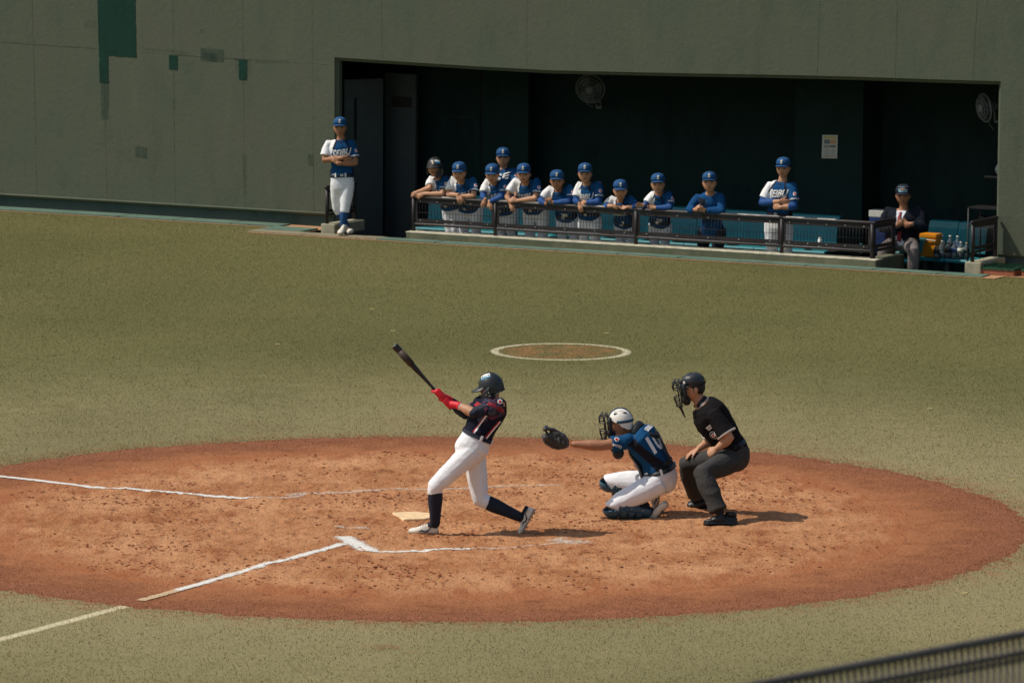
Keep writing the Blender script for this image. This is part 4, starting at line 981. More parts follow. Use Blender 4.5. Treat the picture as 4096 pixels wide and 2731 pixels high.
    def mask(s, mat='wire_black', throat=0., r=.005, wide=1.):
        """wire cage in front of the face"""
        W_ = lambda pts: [s.H((x*wide, y*1.22-.018, z*1.06)) for x, y, z in pts]
        mk = MB()
        ov = [(.088*math.cos(a), .125+.012*math.sin(a)**2, -.025+.135*math.sin(a)) for a in np.linspace(0, 2*np.pi, 28, endpoint=False)]
        mk.tube(W_(ov), r*1.25, 7, closed=True)
        def hb(z, w, y=.165, bow=.045): mk.tube(W_([(-w, y-bow, z),(-w*.75, y-.012, z),(-w*.3, y, z),(w*.3, y, z),(w*.75, y-.012, z),(w, y-bow, z)]), r, 6)
        for z, w in ((.070,.060),(.022,.082),(-.045,.085),(-.085,.074),(-.12,.056)): hb(z, w)
        for x in (-.034,.034): mk.tube(W_([(x,.135,.098),(x,.160,.075),(x,.166,.03)]), r, 6); mk.tube(W_([(x,.166,-.04),(x,.164,-.09),(x,.15,-.13),(x*.8,.135,-.155)]), r, 6)
        mk.tube(W_([(0,.135,.10),(0,.163,.072)]), r, 6)
        if throat:
            mk.tube(W_([(-.045,.13,-.15),(-.040,.125,-.15-throat*.6),(-.018,.118,-.15-throat),(.018,.118,-.15-throat),(.040,.125,-.15-throat*.6),(.045,.13,-.15)]), r, 6)
            for x in (-.015,.015): mk.tube(W_([(x,.14,-.15),(x,.120,-.148-throat)]), r*.8, 6)
        m_ = mk.build('face_mask', mat, s.root)
        pd = MB().loft([s.H(np.array([(x, y, z+dz) for x, y, dz in ((-.07*wide,.105,0),(-.05,.122,.004),(0,.130,.004),(.05,.122,.004),(.07*wide,.105,0),(.05,.100,-.0),(0,.104,0),(-.05,.100,0))])) for z in (.075,.10)]); pd.build('brow_pad', 'pad_black', m_)
        cp = MB().loft([s.H(np.array([(.062*w*math.cos(a), .085+.040*w*math.sin(a), z) for a in np.linspace(0, 2*np.pi, 14, endpoint=False)])) for z, w in ((-.058,1.),(-.085,1.05),(-.115,.9),(-.135,.6))]); cp.build('chin_pad', 'pad_black', m_)
        for sg in (-1,1):
            mp = MB().loft([s.H(np.array([(sg*.072*wide, .11, z), (sg*.086*wide, .10, z), (sg*.084*wide, .075, z), (sg*.070*wide, .08, z)])) for z in (-.075,-.03,.03,.07)]); mp.build('cheek_pad', 'pad_black', m_)
        return m_

# ---- outfits
BLUE, DBLUE, WHITE, BLACK = np.array((.005,.058,.165)), np.array((.005,.045,.13)), np.array((.80,.80,.80)), np.array((.012,.012,.016))
def seibu_col(p, white=True):
    def f(v):
        c, r, u, fw_ = p.frame(.80); d = v-c; uu = d@r/p.k; ww = d@u/p.k; ff = d@fw_/p.k
        col = np.tile(BLUE, (len(v),1))
        dR, tR_ = seg_d(v, p.J['shR'], p.J['elR']); dL, tL_ = seg_d(v, p.J['shL'], p.J['elL'])
        line = .075+(.10-ww)*.40                              # raglan line: near the neck at the top, out to the armpit
        pipe = .014
        sR = ((uu > line) & (ww > -.16)) | ((dR < .105*p.k) & (tR_ > .12)); sL = ((-uu > line) & (ww > -.16)) | ((dL < .105*p.k) & (tL_ > .12))
        if white: col[sR] = WHITE
        nearR = (np.abs(uu-line) < pipe) & (ww > -.15) & (tR_ < .35); nearL = (np.abs(-uu-line) < pipe) & (ww > -.15) & (tL_ < .35)
        col[nearR | nearL] = BLACK
        side = (np.abs(ff) < .045) & (np.abs(uu) > .10) & (ww < -.17) & ~sR & ~sL; col[side] = BLACK
        return col
    return f
def shirt_print(p, word='SEIBU', size=.125, s=.72, emblem=True, num=None):
    bv = p.bv; c, r, u, f = p.frame(s); par = p.ojersey; up = u; rt = np.cross(nrm(up), nrm(f))
    v, fc = text_mesh(word, size*p.k, .25, .0028)
    v = v.copy(); first = v[:,0] < v[:,0].min()+size*.55*p.k; v[first,1] = v[first,1]*1.35-.006
    w = v[:,0].max()-v[:,0].min(); v *= (.285*p.k/w, 1.05, 1); v[:,1] += v[:,0]*.18
    project(v, fc, bv, c+f*.13, f, up, 'lettering', 'white_print', par, .006)
    ul = np.array([(-.05,-.058,0),(.13,-.030,0),(.135,-.024,0),(-.045,-.050,0)])*p.k; mid_ = [(ul[0]*(1-t)+ul[1]*t, ul[3]*(1-t)+ul[2]*t) for t in g(0,1,8)]
    vv = np.array([q_ for m_ in mid_ for q_ in m_]); project(vv, [(2*i,2*i+2,2*i+3,2*i+1) for i in range(7)], bv, c+f*.13, f, up, 'underline', 'white_print', par, .006)
    # sleeve crest and name on the left sleeve
    if emblem:
        sh, el = p.J['shL'], p.J['elL']; ax = nrm(sh-el); o = sh+(el-sh)*.42; nor = -r*.6+f*.8; nor = nor-ax*(nor@ax)
        hx = np.array([(math.cos(a)*.026, math.sin(a)*.030, 0) for a in np.linspace(0, 2*np.pi, 7)[:-1]]); project(np.vstack([hx,[0,0,0]]), [(i,(i+1)%6,6) for i in range(6)], bv, o, nor, ax, 'crest', 'white_print', par, .004)
        hx2 = hx*.62; project(np.vstack([hx2,[0,0,0]]), [(i,(i+1)%6,6) for i in range(6)], bv, o, nor, ax, 'crest_centre', 'red_print', par, .007)
        v, fc = text_mesh('KUMAMOTO', .030*p.k, 0, .0008); project(v, fc, bv, sh+(el-sh)*.66, nor, ax, 'sleeve_name', 'white_print', par, .005)
    if num:
        v, fc = text_mesh(num, .10*p.k, 0, .004); c2, _, _, f2 = p.frame(.30); project(v, fc, bv, c2+f2*.13-r*.03, f2, u, 'number', 'white_print', par, .006)
def collar(p, mat='black_cloth'):
    c, r, u, f = p.frame(.97); k = p.k
    pts = [c+np.cos(a)*r*.078*k+np.sin(a)*f*.072*k+u*(.018-.045*max(0,math.sin(a))**2)*k+f*.02*max(0,math.sin(a))**2 for a in np.linspace(0, 2*np.pi, 24, endpoint=False)]
    MB().tube(pts, (.011*k), 8, closed=True).build('collar', mat, p.ojersey)

def grip(mb, c, axis, side, r, k=1., inf=0.):
    """closed hand around a bar: c on the bar, side = direction from bar to the palm"""
    axis = nrm(axis); side = nrm(side-axis*(side@axis)); o = np.cross(axis, side)
    mb.tube([c+side*(r+.014)-axis*.042*k, c+side*(r+.016), c+side*(r+.014)+axis*.042*k], [(.016*k+inf,.030*k+inf)]*3, 12, ref=side)
    for i in range(4):
        b = c+axis*(i-1.5)*.0215*k; R = r+.010; pts = [b+(side*math.cos(a)+o*math.sin(a))*(R+(.006 if a < .6 else 0)) for a in np.radians([15,60,110,160,205])]
        mb.tube(pts, [.0100*k+inf,.0102*k+inf,.0100*k+inf,.0095*k+inf,.008*k+inf], 8)
    pts = [c+axis*.045*k+(side*math.cos(a)-o*math.sin(a))*(r+.013)+axis*.012*a for a in np.radians([10,60,115,165])]
    mb.tube(pts, [.013*k+inf,.012*k+inf,.0105*k+inf,.009*k+inf], 8)
def flat_print(p, pts2, faces, c, nor, up, name, mat, par, off=.005): return project(np.array(pts2, float), faces, p.bv, c, nor, up, name, mat, par, off)
def band(p, S, t0, t1, extra, mat, par, name):
    q_, tt = p.arm(S, t0, t1); MB().tube(q_, [p.arm_r(x)+extra for x in tt], 18, round_ends=False).build(name, mat, par)

# ------------------------------------------------------------------ batter
Yb = gnd(*px('b',325,1388))[1]
def jj(c, Y0, d): return {n_: atY(*px(c, x, y), Y0+dy) for n_, (x, y, dy) in d.items()}
J = jj('b', Yb, dict(head=(762,412,.03), neck=(788,482,.02), shL=(822,528,-.13), shR=(716,526,.17), elL=(655,580,-.14), wrL=(552,530,-.03), hnL=(490,520,.02), elR=(596,588,.20), wrR=(482,492,.08), hnR=(435,465,.05),
    hipL=(632,845,-.085), hipR=(652,848,.085), pel=(634,812,0), knL=(398,1062,-.10), anL=(397,1312,-.03), toL=(222,1389,0), heL=(428,1389,0), knR=(695,1148,.08), anR=(962,1268,.06), toR=(966,1392,.05), heR=(1034,1268,.06)))
J['toL'][2] = .020; J['heL'][2] = .020
J['fuR'] = V(-.75,0,-.35)
bat_a, bat_b = atY(*px('b',508,552), Yb+.02), atY(*px('b',126,132), Yb+.06)
bax = nrm(bat_b-bat_a)
gL, gR = atY(*px('b',478,516), Yb+.02), atY(*px('b',430,458), Yb+.03)
gL = bat_a+bax*((gL-bat_a)@bax); gR = bat_a+bax*((gR-bat_a)@bax)
J['wrL'] = atY(*px('b',545,528), Yb-.03); J['wrR'] = gR + V(.085,.05,-.045)
p = Person('batter in dark jersey and white trousers following through his swing in red gloves', V(J['pel'][0], Yb, 0), J, k=.98, hk=1.0, vox=.0065, face=V(-1,.04,-.30), hup=V(.12,0,1), seed=3, mid=None, dk=1.26, armk=1.06)
batter = p
def gl_extra(inf):
    mb = MB()
    grip(mb, gL, bax, V(.6,-.75,-.2), .014, .98, inf); grip(mb, gR, bax, V(.7,-.6,-.3), .014, .98, inf)
    return mb
ex = gl_extra(0.); k_ = .96
ex.tube([J['wrL'], gL+nrm(J['wrL']-gL)*.02], [.026*k_,.024*k_], 10); ex.tube([J['wrR'], gR+nrm(J['wrR']-gR)*.02], [.026*k_,.024*k_], 10)
p.body(hands='', extra=ex)
p.hair()
NAVY, RED, GREYC = np.array((.008,.010,.022)), np.array((.40,.012,.028)), np.array((.055,.065,.10))
def bat_col(v):
    c, r, u, f = p.frame(.8); d = v-c; uu, ww, ff = d@r/p.k, d@u/p.k, d@f/p.k
    col = np.tile(NAVY, (len(v),1))
    dL, tL_ = seg_d(v, p.J['shL'], p.J['elL']); dR, tR_ = seg_d(v, p.J['shR'], p.J['elR'])
    cam = np.array([noise.noise((a*22, b*22, c_*22)) for a, b, c_ in v.tolist()])
    for dd, tt, sg in ((dL,tL_,-1),(dR,tR_,1)):
        m_ = ((dd < .11*p.k) & (tt > -.1) & (sg*uu > .06+(.10-ww)*.3)); col[m_ & (cam > .05)] = GREYC; col[m_ & (cam < -.22)] = np.array((.10,.03,.05))
    # slanting side stripes: white then red, down each flank
    for sg in (-1,1):
        ln = ff - (.005-.28*(ww+.20)); m_ = (sg*uu > .05) & (ww < -.06) & (ww > -.40)
        col[m_ & (ln > -.066) & (ln < -.050)] = WHITE; col[m_ & (ln > -.050) & (ln < -.034)] = RED
        ln2 = ff-(.085-.12*(ww+.2)); col[m_ & (ln2 > -.006) & (ln2 < .006)] = WHITE; col[m_ & (ln2 > .006) & (ln2 < .014)] = RED
    return col
p.ojersey = p.jersey(bat_col, sleeve=.30, lo=.285, infl=.016, amp=.007, blouse=.006)
# crest and red lettering on the near sleeve
ax = nrm(J['shL']-J['elL']); nor = V(.1,-1,.35); nor = nor-ax*(nor@ax); o_ = J['shL']+V(0.006,0,.028)
hx = np.array([(math.cos(a)*.025, math.sin(a)*.025, 0) for a in np.linspace(math.pi/2, 2.5*math.pi, 7)[:-1]])
project(np.vstack([hx,[0,0,0]]), [(i,(i+1)%6,6) for i in range(6)], p.bv, o_, nor, V(0,0,1), 'crest', 'white_print', p.ojersey, .005)
project(np.vstack([hx*.6,[0,0,0]]), [(i,(i+1)%6,6) for i in range(6)], p.bv, o_, nor, V(0,0,1), 'crest_centre', 'red_print', p.ojersey, .009)
v, fc = text_mesh('OTSUGU', .042, 0, .0012); project(v*V(.95,1,1), fc, p.bv, J['shL']+(J['elL']-J['shL'])*.22+V(.015,0,-.01), V(0,-1,.3), V(.35,0,1), 'sleeve_lettering', 'red_print', p.ojersey, .006)
v, fc = text_mesh('RED', .06, .3, .002); cc, rr_, uu_, ff_ = p.frame(.78); project(v, fc, p.bv, cc+ff_*.13-rr_*.07, nrm(ff_-rr_*.7), uu_, 'chest_lettering', 'red_print', p.ojersey, .006)
collar(p, 'red_print')
p.undersleeves('navy', .22, .55, 'L', .010); p.undersleeves('navy', .22, .98, 'R', .009)
p.trousers('white_cloth', .585, .013, 0, .007, .30, seat=.025)
p.belt('navy', .262, .021, {.55:'white_cloth', .72:'white_cloth', .86:'white_cloth'})
p.sock('navy', .565, .99, .009); p.shoes('shoe_white', 'sole', 'navy', 1.02, True, 'navy')
for nm, c_, w_ in (('L', gL, J['wrL']), ('R', gR, J['wrR'])):
    mb = MB(); grip(mb, c_, bax, V(.6,-.75,-.2) if nm == 'L' else V(.7,-.6,-.3), .014, 1.0, .0035); mb.tube([w_+(p.J['el'+nm]-w_)*.12, w_, c_+nrm(w_-c_)*.02], [.035,.034,.032], 12)
    v, f = remesh(mb, .005, 2, .4); gl = mkobj('batting_glove', v, f, 'red_glove', p.root)
    d_ = nrm(p.J['el'+nm]-w_); MB().tube([w_+d_*.012, w_+d_*.034], .0365, 14, round_ends=False).build('wrist_strap', 'red_glove', gl); MB().tube([w_+d_*.036, w_+d_*.041], .0355, 14, round_ends=False).build('strap_edge', 'white_print', gl)
p.helmet('helmet_black', 'RL', 'L')
rect = lambda w, h: (np.array([(x, y, 0) for y in (-h/2, 0, h/2) for x in g(-w/2, w/2, 5)]), [(r_*5+c_, r_*5+c_+1, r_*5+c_+6, r_*5+c_+5) for r_ in range(2) for c_ in range(4)])
cN = p.Uh*.75-p.Rh*.62+p.F*.05
for (du, h, m_, nm) in ((.020,.026,'white_print','decal'),(-.010,.030,'blue_print','decal')):
    v, f = rect(.088, h); project(v, f, p.hbv, p.H((-.052,.012,.120))+nrm(np.cross(cN, p.F))*-du*0+p.Uh*du*.7+p.Rh*du*.7, cN, p.Uh, nm, m_, p.helm, .004, .06)
v, f = text_mesh('フクダ電子', .020, 0, .0006); project(v, f, p.hbv, p.H((-.052,.012,.120))+p.Uh*-.007+p.Rh*-.007, cN, p.Uh, 'decal_lettering', 'white_print', p.helm, .006, .06)
# the bat
bat = thing('baseball_bat', 'black baseball bat raised up and left in the batter\'s red gloves', 'bat', bat_a)
prof = [(0,.024),(.006,.0255),(.018,.024),(.022,.0135),(.12,.0125),(.30,.0135),(.42,.018),(.52,.0255),(.60,.0305),(.70,.0328),(.80,.0330)]
L_ = np.linalg.norm(bat_b-bat_a); prof = [(d*L_/.82, r) for d, r in prof]
MB().tube([bat_a+bax*d for d, r in prof]+[bat_b-bax*.008], [r for d, r in prof]+[.0325], 20, round_ends=False).build('bat_body', 'bat_black', bat)
M('bat_cap', (.16,.16,.15), .4, .3, 30); MB().tube([bat_b-bax*.008, bat_b-bax*.001, bat_b], [.0322,.030,.022], 20, round_ends=False).build('end_cap', 'bat_cap', bat)
M('grip_tape', (.012,.012,.012), .7, .2, 40); tp = [bat_a+bax*(.03+.0042*i)+(np.cross(bax, V(0,1,0))*math.cos(i*.8)+V(0,1,0)*math.sin(i*.8))*.0122 for i in range(90)]
MB().tube(tp, .0032, 5).build('grip_tape', 'grip_tape', bat)
M('ball_mark', (.045,.026,.018), .6, .6, 25); 
MB().tube([bat_a+bax*L_*d for d in (.70,.80,.90)], [.0334,.0337,.0336], 20, round_ends=False).build('scuffed_band', 'ball_mark', bat)

# ------------------------------------------------------------------ catcher
Yc = gnd(*px('c',820,1312))[1]
J = jj('c', Yc, dict(head=(742,572,.0), neck=(868,648,.02), shL=(795,718,-.13), shR=(945,688,.20), elL=(602,748,-.20), wrL=(385,738,-.20), hnL=(290,718,-.20), elR=(880,890,.26), wrR=(1000,960,.28), hnR=(1060,985,.24),
    hipL=(1030,1052,-.13), hipR=(1085,1035,.12), pel=(1062,1000,0), knL=(690,1218,-.17), anL=(985,1262,-.11), toL=(962,1346,-.08), heL=(1085,1222,-.10), knR=(672,1022,.22), anR=(950,1225,.22), toR=(1035,1290,.22), heR=(1050,1190,.22)))
J['fuL'] = V(-.7,0,.7)*-1; J['fuL'] = V(-.6,0,-.6); J['fuR'] = V(-.8,0,.3)
p = Person('catcher in blue number ten jersey kneeling and stretching out his mitt', V(J['pel'][0], Yc, 0), J, k=1.03, hk=1.03, vox=.0070, face=V(-1,-.06,-.10), skin='skin_tan', seed=5, mid=atY(*px('c',990,800), Yc), wk=1.12, armk=1.10, dk=1.08)
catcher = p
p.body(hands='R', palm={'R': (V(0,-1,0), V(0,0,1))}, curl=(.6,.4)); p.hair()
def cat_col(v):
    c, r, u, f = p.frame(.8); d = v-c; uu, ww, ff = d@r/p.k, d@u/p.k, d@f/p.k
    col = np.tile(np.array((.006,.060,.155)), (len(v),1)); dL, tL_ = seg_d(v, p.J['shL'], p.J['elL'])
    side = (np.abs(ff+.01-.10*(ww+.1)) < .040) & (-uu > .06) & (ww < .06) & ~((dL < .09) & (tL_ > .1)); col[side] = BLACK
    back = np.abs(np.abs(uu)-.075) < .0045; col[back & (ff < -.03) & (ww < -.05)] = BLACK*2
    return col
p.ojersey = p.jersey(cat_col, sleeve=.31, lo=.10, infl=.016, amp=.008, blouse=.016)
c, r, u, f = p.frame(.62); nb = -f
v, fc = text_mesh('10', .225, 0, .010); project(v*V(.92,1,1), fc, p.bv, c+nb*.12-r*.10, nrm(nb-r*.6), u, 'number', 'white_print', p.ojersey, .006)
v, fc = text_mesh('SEIBU', .062, 0, .002); c2, r2, u2, f2 = p.frame(.88); project(v, fc, p.bv, c2-f2*.12, nrm(-f2+u2*.4), u2, 'name', 'white_print', p.ojersey, .006)
ax = nrm(J['shL']-J['elL']); o_ = J['shL']+(J['elL']-J['shL'])*.40
project(np.vstack([hx*1.05,[0,0,0]]), [(i,(i+1)%6,6) for i in range(6)], p.bv, o_+V(0,0,.01), V(0,-1,.6), V(.3,0,1), 'crest', 'white_print', p.ojersey, .005)
project(np.vstack([hx*.65,[0,0,0]]), [(i,(i+1)%6,6) for i in range(6)], p.bv, o_+V(0,0,.01), V(0,-1,.6), V(.3,0,1), 'crest_centre', 'red_print', p.ojersey, .009)
v, fc = text_mesh('KUMAMOTO', .030, 0, .0012); project(v*V(.8,1,1), fc, p.bv, J['shL']+(J['elL']-J['shL'])*.50+V(.0,0,-.025), V(0,-1,.3), V(.25,0,1), 'sleeve_lettering', 'white_print', p.ojersey, .005)
p.trousers('white_cloth', .60, .018, 0, .009, .22, seat=.03)
p.belt('black_leather', .14, .022, {.60:'white_cloth', .85:'white_cloth'})
p.sock('navy', .54, .99); p.shoes('shoe_white', 'sole', 'navy', .98, True)
# chest protector: front shell, shoulder pad, straps
R = []
for s_ in g(.08,.96,9):
    c, r, u, f = p.frame(s_); w = np.interp(s_, [0,.3,.7,.96], [.14,.165,.185,.12])*p.k*1.02; d_ = np.interp(s_, [0,.3,.7,.96], [.135,.135,.142,.10])*p.k; a = np.linspace(math.radians(38), math.radians(142), 20)
    R.append([c+r*w*math.cos(t)+f*(d_*max(-.2,math.sin(t))+.022) for t in a])
G = np.array(R); cn = np.array([p.frame(s_)[0] for s_ in g(.08,.96,9)])[:,None]; Go = G+(G-cn)/np.linalg.norm(G-cn, axis=2, keepdims=True)*.022
mb = MB().grid(G, True); mb.grid(Go); [mb.grid(np.stack([G[:,e_], Go[:,e_]])) for e_ in (0,-1)]; [mb.grid(np.stack([G[e_], Go[e_]])) for e_ in (0,-1)]
chest = mb.build('chest_protector', 'pad_black', p.root)
mb = MB().ell(J['shL']+V(-.075,.02,-.11), V(.055,0,0), V(0,.05,0), V(0,0,.06)); mb.build('shoulder_flap', 'pad_black', chest)
def strap(pts, w, mat='pad_black', name='strap', par=None, off=.016):
    """band laid over the jersey through points given as (s, angle)"""
    G = []
    for s_, a in pts:
        c, r, u, f = p.frame(s_); d_ = r*math.cos(a)+f*math.sin(a); h = p.bv.ray_cast(Vector(c+d_*.6), Vector(-d_), .7); q_ = np.array(h[0]) if h[0] is not None else c+d_*.15; G.append((q_+d_*off*.4, d_))
    rows = []
    for i, (q_, d_) in enumerate(G):
        t = nrm(G[min(i+1,len(G)-1)][0]-G[max(i-1,0)][0]); s2 = nrm(np.cross(t, d_)); rows.append([q_-s2*w/2, q_+d_*.004, q_+s2*w/2])
    return MB().plate(rows, V(0,-.004,.002)).build(name, mat, par or chest)
A = math.radians
strap([(.24, A(x)) for x in (170,190,205,220,240,260,275,300,330,355)], .040)                         # round the waist
strap([(s_, A(x)) for s_, x in ((.24,248),(.35,252),(.46,256),(.58,262),(.68,268))], .030)
strap([(s_, A(x)) for s_, x in ((.68,268),(.78,240),(.86,215),(.92,190),(.95,165))], .055); strap([(s_, A(x)) for s_, x in ((.68,268),(.78,298),(.86,325),(.92,350),(.95,375))], .055)
c, r, u, f = p.frame(.24); h = p.bv.ray_cast(Vector(c-r*.6), Vector(r), .7)
if h[0] is not None: MB().box(np.array(h[0])-r*.012, f*.03, r*.006, u*.022).build('buckle', 'wire_black', chest, False, bevel=.004)
# yoke pad behind the neck
c, r, u, f = p.frame(.99); MB().tube([c+r*.115*math.cos(a)+f*.10*math.sin(a)+u*(.0-.03*math.sin(a)) for a in np.radians([200,225,250,270,290,315,340])], [(.040,.016)]*7, 10, ref=u).build('neck_pad', 'pad_black', chest)
# shin guards
def shin_guard(S, outn):
    kn, an = p.J['kn'+S], p.J['an'+S]; hp = p.J['hip'+S]; ax_ = nrm(an-kn); fr = nrm(-(hp-kn)-(an-kn)*.9); fr = nrm(fr-ax_*(fr@ax_)); sd_ = np.cross(ax_, fr)
    def shell(t0, t1, r0, r1, n=7, arc=105, off=0., bulge=.0):
        rows = []
        for i in range(n):
            t = i/(n-1); q_ = kn+(an-kn)*(t0+(t1-t0)*t); rr = r0+(r1-r0)*t+bulge*math.sin(math.pi*t); rows.append([q_+(fr*math.cos(A(a))+sd_*math.sin(A(a)))*(rr+off) for a in g(-arc,arc,15)])
        rows = np.array(rows); ce = np.array([kn+(an-kn)*(t0+(t1-t0)*i/(n-1)) for i in range(n)])[:,None]; o2 = rows+(rows-ce)/np.linalg.norm(rows-ce, axis=2, keepdims=True)*.014
        mb = MB().grid(rows); mb.grid(o2, True); [mb.grid(np.stack([rows[:,e_], o2[:,e_]])) for e_ in (0,-1)]; [mb.grid(np.stack([rows[e_], o2[e_]])) for e_ in (0,-1)]; return mb
    gd = shell(.12, .97, .079, .056, arc=115).build('shin_guard', 'pad_navy', p.root)
    for t0, t1, ro in ((.20,.36,.085),(.40,.56,.082),(.60,.76,.077)): shell(t0, t1, ro, ro-.006, 5, 82, .004, .006).build('shin_plate', 'pad_navy', gd)
    ud = nrm(hp-kn); mb = MB()
    kc = kn+fr*.012; rows = []
    for i in range(8):
        t = A(-62+124*i/7); dirv = fr*math.cos(t)-ax_*math.sin(t)*1.0 ; rows.append([kc+(dirv*math.cos(A(a))+sd_*math.sin(A(a)))*(.088+.006*math.cos(A(a))) for a in g(-80,80,11)])
    mb.plate(rows, fr*.016); mb.build('knee_cap', 'pad_navy', gd)
    rows = []
    for i in range(5):
        q_ = kn+ud*(.045+.075*i/4); rows.append([q_+(nrm(fr-ud*(fr@ud))*math.cos(A(a))+sd_*math.sin(A(a)))*.094 for a in g(-70,70,9)])
    MB().plate(rows, fr*.014).build('thigh_flap', 'pad_navy', gd)
    sp = MB()
    for t in (.18,.45,.75):
        for a in (-100,100): q_ = kn+(an-kn)*t; sp.ell(q_+(fr*math.cos(A(a))+sd_*math.sin(A(a)))*(.092-.025*t), fr*.006, sd_*.006, ax_*.006, 8, 5)
    sp.build('rivets', 'rail_bare', gd)['kind'] = 'stuff'
    for t in (.3,.62): MB().tube([kn+(an-kn)*t+(fr*math.cos(A(a))+sd_*math.sin(A(a)))*(.082-.02*t) for a in g(100,260,9)], [(.016,.004)]*9, 8, ref=ax_).build('guard_strap', 'pad_navy', gd)
shin_guard('L', -1); shin_guard('R', 1)
# white skull helmet and cage
p.helmet('helmet_white', '', None, None, False)
for x in (-.05,.0,.05):
    for y0 in (.03,-.045): MB().ell(p.H((x*1.25, y0, .128-abs(x)*.62)), p.Rh*.007, p.F*.026, p.Uh*.010, 10, 6).build('vent', 'dark_slot', p.helm)
MB().tube([p.H((.102*math.cos(a), .117*math.sin(a)-.010, .022)) for a in np.linspace(A(-200), A(20), 26)], [(.014,.005)]*26, 8, ref=p.Uh).build('head_strap', 'pad_navy', p.helm)
MB().tube([p.H((-.004, .114*math.cos(t)-.008, .024+.118*math.sin(t))) for t in g(A(25), A(178), 14)], [(.004,.012)]*14, 8, ref=p.Uh).build('crown_strap', 'pad_navy', p.helm)
p.mask('wire_black', .0, .0052, 1.05)
# the mitt, a thing of its own
mc = atY(*px('c',238,700), Yc-.20); MX, MZ, MY = V(.93,0,-.36)*1.08, V(.36,0,.93)*.98, V(0,1.0,0)
mit = thing('catchers_mitt', 'black leather catcher\'s mitt on the catcher\'s outstretched hand', 'mitt', mc)
mb = MB()
for a in g(A(-165), A(110), 15):
    q_ = mc+MX*.085*math.cos(a)+MZ*.058*math.sin(a); mb.ell(q_, MX*.042, MY*.055, MZ*.034, 10, 7)
mb.ell(mc+MY*.02, MX*.088, MY*.035, MZ*.062, 16, 10); mb.ell(mc+MX*.075-MZ*.01, MX*.055, MY*.06, MZ*.045)
for i in range(4): mb.tube([mc+MX*(.06-.03*i)-MY*.045-MZ*.045, mc+MX*(.035-.035*i)-MY*.050, mc+MX*(.02-.04*i)-MY*.035+MZ*.045], [.015,.019,.014], 10)
v, f = remesh(mb, .006, 4, .5); v = wrinkle(v, f, .006, 22, 4); mkobj('leather', v, f, 'mitt', mit)
MB().tube([mc-MX*.118+MZ*.062-MY*.06, mc-MX*.112+MZ*.070, mc-MX*.105+MZ*.066+MY*.06], [.022,.026,.022], 12).build('web_roll', 'mitt', mit)
MB().tube([mc-MX*.09+MZ*.075-MY*.03, mc-MX*.04+MZ*.082-MY*.02, mc+MX*.02+MZ*.068-MY*.02], [.018,.020,.014], 10).build('thumb_edge', 'mitt', mit)
lc = MB()
for i in range(16):
    a = A(-150+13*i); q_ = mc+MX*.118*math.cos(a)+MZ*.086*math.sin(a)-MY*.025; t = MX*-math.sin(a)*.118+MZ*math.cos(a)*.086; t = nrm(t); nn = nrm(MX*math.cos(a)+MZ*math.sin(a)); lc.tube([q_-t*.008-nn*.014-MY*.022, q_+t*.004+MY*-.012, q_+t*.010-nn*.010-MY*.026], .0034, 5)
M('lace_grey', (.10,.095,.09), .6, .3); lc.build('lacing', 'lace_grey', mit)['kind'] = 'stuff'
fgr = atY(*px('c',265,650), Yc-.17); MB().tube([fgr+V(.05,0,-.012), fgr+V(.0,0,.004), fgr-V(.03,0,-.002)], [.012,.0115,.009], 10).build('index_finger', 'skin_tan', p.root)

# ------------------------------------------------------------------ umpire
YN, YF = gnd(*px('c',1520,1388))[1], gnd(*px('c',1345,1244))[1]; Ym = (YN+YF)/2; hN, hF = YN-Ym, YF-Ym
J = jj('c', Ym, dict(head=(1322,300,.0), neck=(1378,424,.0), shL=(1492,520,-.20), shR=(1412,505,.20), elL=(1604,690,-.26), wrL=(1505,772,-.24), hnL=(1440,815,-.22), elR=(1478,690,.27), wrR=(1365,770,.27), hnR=(1262,828,.25),
    hipL=(1618,862,-.13), hipR=(1600,850,.13), pel=(1622,830,0), knL=(1392,965,hN+.12), anL=(1520,1268,hN), toL=(1402,1388,hN), heL=(1642,1388,hN), knR=(1268,890,hF-.22), anR=(1352,1150,hF), toR=(1274,1244,hF), heR=(1430,1244,hF)))
for a in ('toL','heL','toR','heR'): J[a][2] = .022
J['toL'] = J['toL']; J['anL'][2] = max(J['anL'][2], .10); J['anR'][2] = max(J['anR'][2], .10)
p = Person('umpire crouching in black polo shirt and charcoal trousers with black face mask', V(J['pel'][0], Ym, 0), J, k=1.07, hk=1.04, vox=.0075, face=V(-1,-.10,-.20), seed=8, mid=atY(*px('c',1535,630), Ym), wk=1.10, dk=1.22)
umpire = p
p.body(hands='RL', palm={'R': (V(-.3,0,-1), V(0,-1,0)), 'L': (V(0,.6,-.5), V(-.4,-.3,1))}, curl=(.25,1.25)); p.hair()
p.ojersey = p.jersey(lambda v: np.tile(np.array((.0065,.0055,.0065)), (len(v),1)), sleeve=.40, lo=.12, infl=.020, flare=.034, amp=.009, blouse=.02)
for S in 'LR':
    for t0, t1 in ((.385,.391),(.397,.403)): band(p, S, t0, t1, .020*.8+.034+.002, 'white_print', p.ojersey, 'sleeve_stripe')
